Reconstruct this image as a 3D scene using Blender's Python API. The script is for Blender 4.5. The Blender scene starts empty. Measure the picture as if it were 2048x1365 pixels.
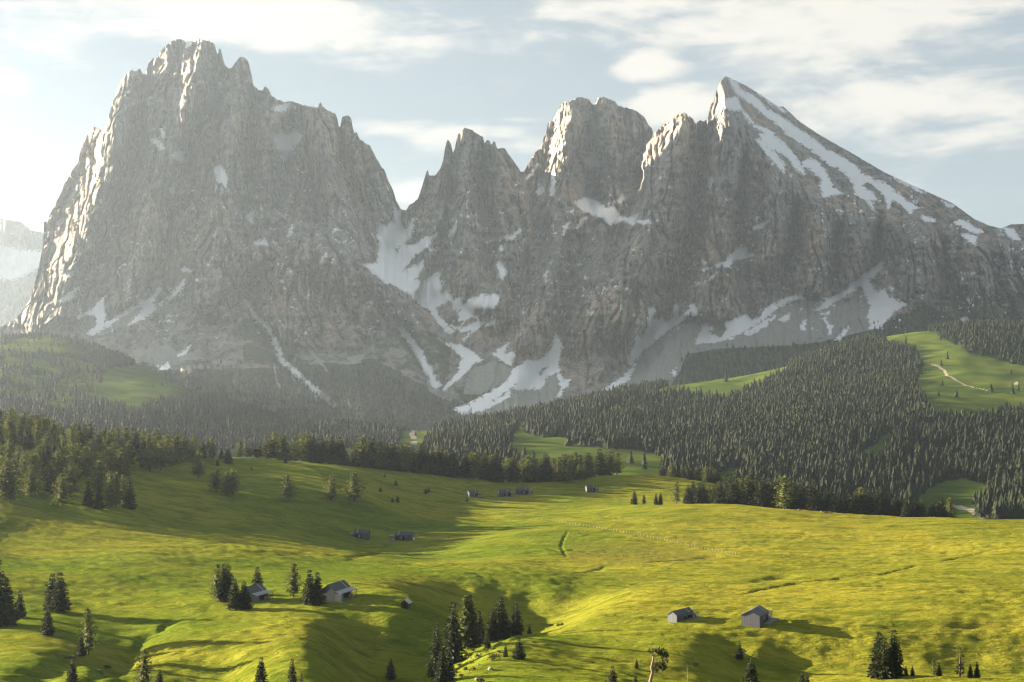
import bpy, math, random
import numpy as np
from math import radians, sin, cos, tan, pi

random.seed(7)
rng = np.random.default_rng(11)
sc = bpy.context.scene
COL = sc.collection

# ------------------------------------------------------------------ camera, world, sun, exposure
F, CX, CY = 2844.0, 1024.0, 682.5          # focal length and centre in photo pixels (2048 x 1365)
CAMZ = 250.0
SUN_AZ, SUN_EL = 20.0, 11.5                # degrees: azimuth behind the left-hand perpendicular, elevation

cam_d = bpy.data.cameras.new("camera")
cam = bpy.data.objects.new("camera", cam_d)
COL.objects.link(cam)
cam.location = (0, 0, CAMZ)
cam.rotation_euler = (pi / 2, 0, 0)
cam_d.sensor_width = 36.0
cam_d.lens = 36.0 * F / 2048.0
cam_d.clip_start = 1.0
cam_d.clip_end = 60000.0
sc.camera = cam

sc.view_settings.view_transform = 'Standard'
sc.view_settings.look = 'None'
sc.view_settings.gamma = 1.0
sc.view_settings.use_curve_mapping = False
sc.view_settings.exposure = 2.82
sc.cycles.use_denoising = True
sc.cycles.use_adaptive_sampling = False
sc.cycles.filter_width = 1.3
sc.cycles.max_bounces = 5
sc.cycles.diffuse_bounces = 2
sc.cycles.glossy_bounces = 2
sc.cycles.transmission_bounces = 3
sc.cycles.transparent_max_bounces = 6
sc.cycles.volume_bounces = 0
sc.cycles.caustics_reflective = False
sc.cycles.caustics_refractive = False

to_sun = np.array([-cos(radians(SUN_AZ)) * cos(radians(SUN_EL)),
                   sin(radians(SUN_AZ)) * cos(radians(SUN_EL)), sin(radians(SUN_EL))])
sun_d = bpy.data.lights.new("sun", 'SUN')
sun_d.energy = 5.0
sun_d.angle = radians(0.5)
sun_d.color = (1.0, 0.85, 0.62)
sun = bpy.data.objects.new("sun", sun_d)
COL.objects.link(sun)
import mathutils
sun.rotation_euler = mathutils.Vector(to_sun).to_track_quat('Z', 'Y').to_euler()
sun.location = (0, 0, 3000)


class NT:
    """tiny helper round a node tree"""
    def __init__(self, tree):
        self.t = tree
        tree.nodes.clear()

    def n(self, kind, **kw):
        nd = self.t.nodes.new(kind)
        for k, v in kw.items():
            setattr(nd, k, v)
        return nd

    def set(self, sock, v):
        if isinstance(v, bpy.types.NodeSocket):
            self.t.links.new(v, sock)
        elif isinstance(v, (tuple, list)):
            dv = sock.default_value
            if len(dv) == 4 and len(v) == 3:
                v = tuple(v) + (1.0,)
            sock.default_value = v
        else:
            sock.default_value = v

    def m(self, op, a, b=None, c=None, clamp=False):
        nd = self.n('ShaderNodeMath', operation=op, use_clamp=clamp)
        self.set(nd.inputs[0], a)
        if b is not None:
            self.set(nd.inputs[1], b)
        if c is not None:
            self.set(nd.inputs[2], c)
        return nd.outputs[0]

    def ramp(self, v, lo, hi, smooth=True, a=0.0, b=1.0):
        nd = self.n('ShaderNodeMapRange', interpolation_type='SMOOTHSTEP' if smooth else 'LINEAR')
        self.set(nd.inputs['Value'], v)
        nd.inputs['From Min'].default_value = lo
        nd.inputs['From Max'].default_value = hi
        nd.inputs['To Min'].default_value = a
        nd.inputs['To Max'].default_value = b
        return nd.outputs['Result']

    def mix(self, f, a, b):
        nd = self.n('ShaderNodeMix', data_type='RGBA')
        self.set(nd.inputs[0], f)
        self.set(nd.inputs[6], a)
        self.set(nd.inputs[7], b)
        return nd.outputs[2]

    def noise(self, vec, scale, detail=4.0, rough=0.55, dist=0.0):
        nd = self.n('ShaderNodeTexNoise')
        self.set(nd.inputs['Vector'], vec)
        nd.inputs['Scale'].default_value = scale
        nd.inputs['Detail'].default_value = detail
        nd.inputs['Roughness'].default_value = rough
        nd.inputs['Distortion'].default_value = dist
        return nd.outputs['Fac']

    def mapping(self, vec, scale=(1, 1, 1), loc=(0, 0, 0), rot=(0, 0, 0)):
        nd = self.n('ShaderNodeMapping')
        self.set(nd.inputs['Vector'], vec)
        nd.inputs['Scale'].default_value = scale
        nd.inputs['Location'].default_value = loc
        nd.inputs['Rotation'].default_value = rot
        return nd.outputs[0]

    def scale(self, v, k):
        nd = self.n('ShaderNodeVectorMath', operation='SCALE')
        self.set(nd.inputs[0], v)
        nd.inputs['Scale'].default_value = k
        return nd.outputs[0]

    def attr(self, name):
        return self.n('ShaderNodeAttribute', attribute_name=name).outputs['Fac']


# ---- the sky: Nishita plus thin clouds by direction
world = bpy.data.worlds.new("World")
sc.world = world
world.use_nodes = True
W = NT(world.node_tree)
sky = W.n('ShaderNodeTexSky', sky_type='NISHITA')
sky.sun_disc = False
sky.sun_elevation = radians(SUN_EL)
sky.sun_rotation = math.atan2(to_sun[0], to_sun[1])
sky.altitude = 1900
sky.air_density = 1.0
sky.dust_density = 1.5
sky.ozone_density = 1.0
dirv = W.n('ShaderNodeTexCoord').outputs['Generated']
sep = W.n('ShaderNodeSeparateXYZ')
W.set(sep.inputs[0], dirv)
dx, dy, dz = sep.outputs
az = W.m('ARCTAN2', dx, dy)
el = W.m('ARCSINE', dz)
comb = W.n('ShaderNodeCombineXYZ')
W.set(comb.inputs[0], az)
W.set(comb.inputs[1], el)
ang = comb.outputs[0]
n1 = W.noise(W.mapping(ang, (7, 30, 1), rot=(0, 0, 0.12)), 1.0, 6, 0.62, 0.6)
n2 = W.noise(W.mapping(ang, (26, 60, 1)), 1.0, 5, 0.6, 0.3)
CLOUDS = [  # centre px, py, half sizes in px, weight
    (560, 40, 330, 75, .9), (420, 15, 190, 45, .7), (780, 55, 130, 50, .5), (60, 110, 170, 70, .45), (20, 400, 150, 45, .15),
    (1297, 137, 78, 34, 1.5), (1345, 205, 120, 42, 1.1), (1790, 225, 280, 62, .95),
    (1930, 285, 240, 50, .6), (1700, 60, 520, 90, .85), (860, 262, 210, 26, .75), (1400, 20, 420, 45, .65),
    (1060, 240, 130, 8, .5), (840, 390, 80, 35, .6), (1010, 290, 140, 18, .4), (2100, 120, 240, 60, .4), (-350, 150, 300, 120, .8), (2500, 200, 300, 100, .7)]
acc = None
for (cx_, cy_, sx_, sy_, w_) in CLOUDS:
    a0, e0 = math.atan((cx_ - CX) / F), math.atan((CY - cy_) / F)
    u = W.m('MULTIPLY', W.m('SUBTRACT', az, a0), F / sx_)
    v = W.m('MULTIPLY', W.m('SUBTRACT', el, e0), F / sy_)
    r2 = W.m('ADD', W.m('MULTIPLY', u, u), W.m('MULTIPLY', v, v))
    g = W.m('MULTIPLY', W.m('EXPONENT', W.m('MULTIPLY', r2, -0.8)), w_)
    acc = g if acc is None else W.m('MAXIMUM', acc, g)
wisp = W.m('ADD', W.m('MULTIPLY', n1, 0.9), W.m('MULTIPLY', n2, 0.45))
dens = W.m('ADD', acc, W.m('MULTIPLY', W.m('SUBTRACT', wisp, 0.70), 2.2))
cl = W.ramp(dens, 0.14, 0.85)
cl = W.m('MULTIPLY', cl, W.ramp(el, -0.02, 0.05))
haze_sky = W.mix(0.92, sky.outputs[0], (1.16, 1.34, 1.44))
skycol = W.mix(W.m('MULTIPLY', cl, 0.9), haze_sky, (2.75, 2.62, 2.35))
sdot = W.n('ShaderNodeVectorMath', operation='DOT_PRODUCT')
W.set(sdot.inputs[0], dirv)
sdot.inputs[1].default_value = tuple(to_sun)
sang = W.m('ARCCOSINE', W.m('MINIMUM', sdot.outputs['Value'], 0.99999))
fill_glow = W.m('EXPONENT', W.m('MULTIPLY', W.m('MULTIPLY', sang, sang), -1 / radians(16) ** 2))  # warm glow added around the sun, out of view, to light left-facing walls
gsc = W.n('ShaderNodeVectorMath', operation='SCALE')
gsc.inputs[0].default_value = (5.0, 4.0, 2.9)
W.set(gsc.inputs['Scale'], fill_glow)
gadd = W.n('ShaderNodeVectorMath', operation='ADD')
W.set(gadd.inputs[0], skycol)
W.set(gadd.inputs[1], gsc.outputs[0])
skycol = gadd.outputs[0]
bg = W.n('ShaderNodeBackground')
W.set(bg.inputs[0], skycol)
bg.inputs[1].default_value = 0.05
W.t.links.new(bg.outputs[0], W.n('ShaderNodeOutputWorld').inputs[0])

# ------------------------------------------------------------------ noise and geometry helpers
_P = np.random.default_rng(3).permutation(256)
_P = np.concatenate([_P, _P, _P])
_G = np.stack([np.cos(np.arange(256) * 2 * pi / 256 * 37), np.sin(np.arange(256) * 2 * pi / 256 * 37)], 1)


def gn(x, y, seed=0):
    """2-D gradient noise, about -1..1"""
    x = np.asarray(x, float) + seed * 17.31
    y = np.asarray(y, float) + seed * 9.77
    xi, yi = np.floor(x).astype(int), np.floor(y).astype(int)
    xf, yf = x - xi, y - yi
    u = xf ** 3 * (xf * (xf * 6 - 15) + 10)
    v = yf ** 3 * (yf * (yf * 6 - 15) + 10)

    def g(ix, iy, fx, fy):
        h = _P[(_P[ix & 255] + iy) & 255]
        return _G[h, 0] * fx + _G[h, 1] * fy
    a = g(xi, yi, xf, yf)
    b = g(xi + 1, yi, xf - 1, yf)
    c = g(xi, yi + 1, xf, yf - 1)
    d = g(xi + 1, yi + 1, xf - 1, yf - 1)
    return ((a + u * (b - a)) * (1 - v) + (c + u * (d - c)) * v) * 1.5


def fbm(x, y, seed=0, oct=4, gain=0.5):
    s, a = 0.0, 1.0
    for k in range(oct):
        s = s + a * gn(x * 2 ** k, y * 2 ** k, seed + k)
        a *= gain
    return s


def sstep(x, a, b):
    t = np.clip((x - a) / (b - a), 0, 1)
    return t * t * (3 - 2 * t)


def poly_sd(U, V, pts):
    """signed distance to a closed polygon, positive inside"""
    p = np.asarray(pts, float)
    d = np.full(U.shape, 1e9)
    ins = np.zeros(U.shape, bool)
    for i in range(len(p)):
        ax, ay = p[i]
        bx, by = p[(i + 1) % len(p)]
        ex, ey = bx - ax, by - ay
        wx, wy = U - ax, V - ay
        t = np.clip((wx * ex + wy * ey) / (ex * ex + ey * ey + 1e-9), 0, 1)
        d = np.minimum(d, (wx - ex * t) ** 2 + (wy - ey * t) ** 2)
        c = ((ay <= V) != (by <= V)) & (U < (bx - ax) * (V - ay) / ((by - ay) if by != ay else 1e-9) + ax)
        ins ^= c
    d = np.sqrt(d)
    return np.where(ins, d, -d)


def line_d(U, V, pts):
    """distance to an open polyline and the position along it 0..1"""
    p = np.asarray(pts, float)
    d = np.full(U.shape, 1e18)
    s = np.zeros(U.shape)
    n = len(p) - 1
    for i in range(n):
        ax, ay = p[i]
        ex, ey = p[i + 1] - p[i]
        wx, wy = U - ax, V - ay
        t = np.clip((wx * ex + wy * ey) / (ex * ex + ey * ey + 1e-9), 0, 1)
        q = (wx - ex * t) ** 2 + (wy - ey * t) ** 2
        m = q < d
        d = np.where(m, q, d)
        s = np.where(m, (i + t) / n, s)
    return np.sqrt(d), s


def grid_faces(nr, nc):
    i = np.arange(nr - 1)[:, None] * nc + np.arange(nc - 1)[None, :]
    return np.stack([i, i + 1, i + nc + 1, i + nc], -1).reshape(-1, 4)


def np_mesh(name, verts, faces, mat=None, attrs=None, smooth=False, link=True):
    """numpy arrays -> one mesh object (all faces with the same corner count)"""
    me = bpy.data.meshes.new(name)
    verts = np.ascontiguousarray(verts, np.float32)
    faces = np.ascontiguousarray(faces, np.int32)
    k = faces.shape[1]
    me.vertices.add(len(verts))
    me.vertices.foreach_set('co', verts.ravel())
    me.loops.add(faces.size)
    me.loops.foreach_set('vertex_index', faces.ravel())
    me.polygons.add(len(faces))
    me.polygons.foreach_set('loop_start', np.arange(0, faces.size, k, dtype=np.int32))
    me.polygons.foreach_set('loop_total', np.full(len(faces), k, np.int32))
    me.polygons.foreach_set('use_smooth', np.full(len(faces), bool(smooth)))
    for a, val in (attrs or {}).items():
        at = me.attributes.new(a, 'FLOAT', 'POINT')
        at.data.foreach_set('value', np.ascontiguousarray(val, np.float32).ravel())
    me.update(calc_edges=True)
    o = bpy.data.objects.new(name, me)
    if mat:
        me.materials.append(mat)
    if link:
        COL.objects.link(o)
    return o


def tag(o, label=None, cat=None, group=None, kind=None):
    if label:
        o['label'] = label
    if cat:
        o['category'] = cat
    if group:
        o['group'] = group
    if kind:
        o['kind'] = kind
    return o


# ------------------------------------------------------------------ materials
def new_mat(name):
    m = bpy.data.materials.new(name)
    m.use_nodes = True
    return m, NT(m.node_tree)


def principled(T, color, rough=0.9, spec=0.2, normal=None, metal=0.0):
    b = T.n('ShaderNodeBsdfPrincipled')
    T.set(b.inputs['Base Color'], color)
    T.set(b.inputs['Roughness'], rough)
    b.inputs['Specular IOR Level'].default_value = spec
    b.inputs['Metallic'].default_value = metal
    if normal is not None:
        T.set(b.inputs['Normal'], normal)
    return b


def out(T, shader):
    T.t.links.new(shader, T.n('ShaderNodeOutputMaterial').inputs[0])


def bump(T, h, strength, dist, normal=None):
    b = T.n('ShaderNodeBump')
    b.inputs['Strength'].default_value = strength
    b.inputs['Distance'].default_value = dist
    T.set(b.inputs['Height'], h)
    if normal is not None:
        T.set(b.inputs['Normal'], normal)
    return b.outputs[0]


def rock_material():
    m, T = new_mat("dolomite_rock")
    pos = T.n('ShaderNodeNewGeometry').outputs['Position']
    big = T.noise(T.mapping(pos, (1 / 260, 1 / 260, 1 / 420)), 1, 4, 0.6, 0.4)
    mid = T.noise(T.mapping(pos, (1 / 38, 1 / 38, 1 / 150)), 1, 6, 0.65, 0.5)
    fine = T.noise(T.mapping(pos, (1 / 9, 1 / 9, 1 / 16)), 1, 6, 0.7, 0.2)
    col = T.mix(T.ramp(mid, 0.32, 0.68), (0.100, 0.092, 0.085), (0.325, 0.288, 0.246))
    warm = T.m('MULTIPLY', T.ramp(big, 0.47, 0.64), T.ramp(mid, 0.38, 0.58))
    col = T.mix(T.m('MULTIPLY', warm, 0.85), col, (0.44, 0.30, 0.20))
    streak = T.noise(T.mapping(pos, (1 / 14, 1 / 14, 1 / 220)), 1, 4, 0.6, 0.3)
    col = T.mix(T.ramp(streak, 0.54, 0.66, b=0.65), col, (0.06, 0.06, 0.062))
    col = T.mix(T.ramp(fine, 0.35, 0.75, a=0.0, b=0.35), col, (0.30, 0.29, 0.27))
    # grass and dwarf pine
    gnn = T.m('ADD', T.attr('green'), T.m('MULTIPLY', T.m('SUBTRACT', T.noise(T.mapping(pos, (1 / 60, 1 / 60, 1 / 60)), 1, 6, 0.7), 0.5), 1.3))
    gcol = T.mix(T.ramp(fine, 0.35, 0.65), (0.030, 0.042, 0.020), (0.085, 0.098, 0.042))
    col = T.mix(T.ramp(gnn, 0.40, 0.62), col, gcol)
    # scree
    sn = T.m('ADD', T.attr('scree'), T.m('MULTIPLY', T.m('SUBTRACT', mid, 0.5), 0.7))
    scree = T.mix(fine, (0.19, 0.18, 0.165), (0.42, 0.40, 0.36))
    col = T.mix(T.ramp(sn, 0.35, 0.65), col, scree)
    # snow
    wob = T.noise(T.mapping(pos, (1 / 20, 1 / 20, 1 / 26)), 1, 8, 0.80)
    sd = T.m('ADD', T.attr('snow'), T.m('MULTIPLY', T.m('SUBTRACT', wob, 0.475), 44.0))
    sm = T.ramp(sd, -0.9, 0.9)
    col = T.mix(sm, col, T.mix(T.noise(T.mapping(pos, (1 / 50, 1 / 50, 1 / 50)), 1, 4), (0.84, 0.81, 0.79), (0.93, 0.92, 0.92)))
    h = T.m('ADD', T.m('MULTIPLY', mid, 11.0), T.m('MULTIPLY', fine, 5.5))
    h = T.m('MULTIPLY', h, T.ramp(sm, 0, 1, a=1.0, b=0.12))
    nrm = bump(T, h, 0.8, 1.0)
    up = T.n('ShaderNodeVectorMath', operation='ADD')      # snow normals tipped skyward to brighten it, as if lying flatter than the wall
    T.set(up.inputs[0], nrm)
    cz = T.n('ShaderNodeCombineXYZ')
    T.set(cz.inputs[2], T.m('MULTIPLY', sm, 1.7))
    T.set(up.inputs[1], cz.outputs[0])
    nz_ = T.n('ShaderNodeVectorMath', operation='NORMALIZE')
    T.set(nz_.inputs[0], up.outputs[0])
    nrm = nz_.outputs[0]
    out(T, principled(T, col, 0.92, 0.15, nrm).outputs[0])
    return m


def grass_material():
    m, T = new_mat("alpine_grass")
    pos = T.n('ShaderNodeNewGeometry').outputs['Position']
    large = T.noise(T.mapping(pos, (1 / 130, 1 / 95, 1 / 200)), 1, 4, 0.6, 0.6)
    mid = T.noise(T.mapping(pos, (1 / 17, 1 / 8, 1 / 17)), 1, 5, 0.62, 0.4)
    tuft = T.noise(T.mapping(pos, (1 / 3.2, 1 / 1.4, 1 / 3)), 1, 5, 0.66, 0.5)
    fine = T.noise(T.mapping(pos, (1 / 0.55, 1 / 0.5, 1 / 0.5)), 1, 3, 0.7)
    col = T.mix(T.ramp(large, 0.36, 0.64), (0.108, 0.150, 0.013), (0.208, 0.204, 0.022))
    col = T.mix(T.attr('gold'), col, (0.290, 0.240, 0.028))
    col = T.mix(T.ramp(mid, 0.40, 0.68, b=0.7), col, (0.055, 0.085, 0.007))
    col = T.mix(T.ramp(tuft, 0.52, 0.72, b=0.5), col, (0.29, 0.245, 0.045))
    col = T.mix(T.ramp(tuft, 0.46, 0.30, b=0.45), col, (0.050, 0.062, 0.012))
    tus = T.noise(T.mapping(pos, (1 / 4.6, 1 / 1.7, 1 / 4)), 1, 3, 0.55, 0.3)
    tmask = T.ramp(T.noise(T.mapping(pos, (1 / 60, 1 / 38, 1 / 60)), 1, 3, 0.6), 0.42, 0.62)
    col = T.mix(T.m('MULTIPLY', T.ramp(tus, 0.57, 0.66, b=0.62), tmask), col, (0.050, 0.060, 0.012))
    hn = T.m('ADD', T.attr('heath'), T.m('MULTIPLY', T.m('SUBTRACT', tuft, 0.5), 2.6))
    heathv = T.attr('heath')
    hn = T.m('MULTIPLY', hn, T.ramp(heathv, 0.0, 0.3))
    hcol = T.mix(T.ramp(mid, 0.4, 0.6), (0.115, 0.066, 0.028), (0.235, 0.165, 0.060))
    col = T.mix(T.ramp(hn, 0.62, 0.80, b=0.9), col, hcol)
    col = T.mix(T.ramp(T.m('ADD', T.attr('soil'), T.m('MULTIPLY', T.m('SUBTRACT', tuft, 0.5), 0.5)), 0.4, 0.7), col, (0.040, 0.030, 0.018))
    # far hills: greener pasture darkened in place of shade, forest floor, gravel tracks
    col = T.mix(T.attr('far'), col, T.mix(T.ramp(large, 0.4, 0.6), (0.050, 0.080, 0.014), (0.088, 0.112, 0.019)))
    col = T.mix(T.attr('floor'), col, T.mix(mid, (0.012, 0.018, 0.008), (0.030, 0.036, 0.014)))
    col = T.scale(col, 0.92)
    col = T.mix(T.ramp(T.attr('track'), 0.35, 0.65), col, (0.27, 0.24, 0.19))
    fa = T.ramp(T.attr('far'), 0, 1, a=1, b=0.25)
    h = T.m('ADD', T.m('MULTIPLY', mid, 1.6), T.m('ADD', T.m('MULTIPLY', tuft, 1.1), T.m('MULTIPLY', fine, 0.10)))
    nrm = bump(T, T.m('MULTIPLY', h, fa), 0.9, 1.0)
    b = principled(T, col, 0.95, 0.0, nrm)
    out(T, b.outputs[0])
    return m


def foliage_material(name, dark, light, trans=0.22):
    m, T = new_mat(name)
    oi = T.n('ShaderNodeObjectInfo').outputs['Random']
    pos = T.n('ShaderNodeNewGeometry').outputs['Position']
    nz = T.noise(pos, 0.55, 3, 0.6)
    f = T.m('ADD', T.m('MULTIPLY', oi, 0.5), T.m('MULTIPLY', T.ramp(nz, 0.3, 0.7), 0.6), clamp=True)
    col = T.scale(T.mix(f, dark, light), 0.78)
    b = principled(T, col, 0.75, 0.2)
    tr = T.n('ShaderNodeBsdfTranslucent')
    T.set(tr.inputs[0], T.mix(0.5, col, light))
    mx = T.n('ShaderNodeMixShader')
    mx.inputs[0].default_value = trans
    T.t.links.new(b.outputs[0], mx.inputs[1])
    T.t.links.new(tr.outputs[0], mx.inputs[2])
    out(T, mx.outputs[0])
    return m


def forest_material():
    m, T = new_mat("forest_foliage")
    t = T.attr('tint')
    pos = T.n('ShaderNodeNewGeometry').outputs['Position']
    nz = T.noise(pos, 0.35, 3, 0.6)
    col = T.mix(T.ramp(t, 0.0, 0.7, smooth=False), (0.018, 0.030, 0.015), (0.052, 0.066, 0.024))
    col = T.mix(T.ramp(t, 0.72, 1.0), col, (0.110, 0.125, 0.030))
    col = T.mix(T.ramp(nz, 0.35, 0.7, b=0.5), col, (0.020, 0.026, 0.012))
    col = T.scale(col, 0.54)
    b = principled(T, col, 0.8, 0.1)
    tr = T.n('ShaderNodeBsdfTranslucent')
    T.set(tr.inputs[0], col)
    mx = T.n('ShaderNodeMixShader')
    mx.inputs[0].default_value = 0.2
    T.t.links.new(b.outputs[0], mx.inputs[1])
    T.t.links.new(tr.outputs[0], mx.inputs[2])
    out(T, mx.outputs[0])
    return m


def simple_mat(name, c1, c2, scale=(1, 1, 1), rough=0.8, spec=0.3, metal=0.0, bumpd=0.0, obj=True):
    m, T = new_mat(name)
    tc = T.n('ShaderNodeTexCoord').outputs['Object']
    nz = T.noise(T.mapping(tc, scale), 1.0, 5, 0.6)
    col = T.mix(T.ramp(nz, 0.3, 0.7), c1, c2)
    out(T, principled(T, col, rough, spec, bump(T, nz, 0.6, bumpd) if bumpd else None, metal).outputs[0])
    return m


def board_mat(name, c1, c2, width, axis=0, rough=0.75):
    """vertical timber boards: darker joint lines and a tone for each board"""
    m, T = new_mat(name)
    tc = T.n('ShaderNodeTexCoord').outputs['Object']
    s = T.n('ShaderNodeSeparateXYZ')
    T.set(s.inputs[0], tc)
    a = T.m('MULTIPLY', T.m('ADD', s.outputs[0], T.m('MULTIPLY', s.outputs[1], 1.0)), 1.0 / width)
    fr = T.m('FRACT', a)
    wn = T.n('ShaderNodeTexWhiteNoise', noise_dimensions='1D')
    T.set(wn.inputs['W'], T.m('FLOOR', a))
    grain = T.noise(T.mapping(tc, (9, 9, 0.6)), 1, 4, 0.6)
    col = T.mix(T.m('ADD', T.m('MULTIPLY', wn.outputs[0], 0.65), T.m('MULTIPLY', grain, 0.35)), c1, c2)
    joint = T.m('LESS_THAN', fr, 0.16)
    col = T.mix(T.m('MULTIPLY', joint, 0.75), col, tuple(c * 0.25 for c in c1))
    out(T, principled(T, col, rough, 0.2, bump(T, joint, -0.5, 0.02)).outputs[0])
    return m


M = {}
M['rock'] = rock_material()
M['grass'] = grass_material()
M['forest'] = forest_material()
M['spruce'] = foliage_material("spruce_needles", (0.014, 0.024, 0.009), (0.048, 0.058, 0.016), 0.18)
M['larch'] = foliage_material("larch_needles", (0.045, 0.064, 0.016), (0.140, 0.155, 0.030), 0.30)
M['pine'] = foliage_material("stone_pine_needles", (0.024, 0.034, 0.012), (0.085, 0.085, 0.022), 0.2)
M['shrub'] = foliage_material("shrub_leaves", (0.045, 0.070, 0.010), (0.140, 0.160, 0.020), 0.25)
M['bark'] = simple_mat("bark", (0.055, 0.040, 0.030), (0.130, 0.100, 0.075), (4, 4, 0.8), 0.9, 0.1, 0, 0.03)
M['palebark'] = simple_mat("weathered_pale_wood", (0.15, 0.115, 0.085), (0.30, 0.24, 0.185), (5, 5, 1), 0.9, 0.1, 0, 0.02)
M['graywood'] = board_mat("grey_larch_boards", (0.105, 0.112, 0.130), (0.170, 0.178, 0.200), 0.32)
M['darkwood'] = board_mat("dark_grey_boards", (0.060, 0.062, 0.074), (0.105, 0.108, 0.125), 0.30)
M['oldwood'] = board_mat("old_brown_boards", (0.030, 0.022, 0.017), (0.070, 0.052, 0.038), 0.22)
M['roof'] = board_mat("standing_seam_roof", (0.045, 0.047, 0.056), (0.066, 0.068, 0.080), 0.55, rough=0.5)
M['canopy'] = simple_mat("pale_grey_canopy_sheet", (0.20, 0.205, 0.225), (0.25, 0.255, 0.275), (1, 1, 1), 0.55, 0.35)
M['shingle'] = simple_mat("silvery_shingles", (0.30, 0.26, 0.22), (0.52, 0.47, 0.41), (3, 3, 3), 0.85, 0.2, 0, 0.02)
M['frame'] = simple_mat("dark_metal_frame", (0.040, 0.041, 0.048), (0.062, 0.063, 0.072), (2, 2, 2), 0.5, 0.4)
M['trim'] = simple_mat("light_metal_trim", (0.42, 0.42, 0.44), (0.52, 0.52, 0.54), (2, 2, 2), 0.5, 0.4)
M['inner'] = simple_mat("dim_interior", (0.010, 0.010, 0.012), (0.020, 0.019, 0.020), (1, 1, 1), 0.9, 0.1)
M['deck'] = board_mat("deck_boards", (0.13, 0.125, 0.125), (0.205, 0.20, 0.20), 0.2)
M['curtain'] = simple_mat("pale_curtain", (0.55, 0.50, 0.42), (0.72, 0.68, 0.60), (6, 6, 0.5), 0.9, 0.1)
M['seat'] = simple_mat("rose_grey_cushion", (0.30, 0.21, 0.20), (0.40, 0.30, 0.29), (3, 3, 3), 0.9, 0.1)
M['white'] = simple_mat("white_paint", (0.74, 0.73, 0.70), (0.82, 0.81, 0.79), (2, 2, 2), 0.6, 0.3)
M['post'] = simple_mat("pale_fence_wood", (0.30, 0.25, 0.19), (0.46, 0.39, 0.30), (6, 6, 1), 0.85, 0.1)
M['stone'] = simple_mat("pale_boulder", (0.14, 0.13, 0.12), (0.30, 0.275, 0.25), (1.5, 1.5, 1.5), 0.9, 0.15, 0, 0.05)
M['cow'] = simple_mat("brown_hide", (0.10, 0.055, 0.030), (0.20, 0.115, 0.065), (2, 2, 2), 0.8, 0.2)
mg, Tg = new_mat("window_glass")
_b = principled(Tg, (0.03, 0.035, 0.04), 0.06, 0.5)
_b.inputs['Alpha'].default_value = 1.0
_t = Tg.n('ShaderNodeBsdfTransparent')
_m = Tg.n('ShaderNodeMixShader')
_m.inputs[0].default_value = 0.35
Tg.t.links.new(_t.outputs[0], _m.inputs[1])
Tg.t.links.new(_b.outputs[0], _m.inputs[2])
out(Tg, _m.outputs[0])
M['glass'] = mg

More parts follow.
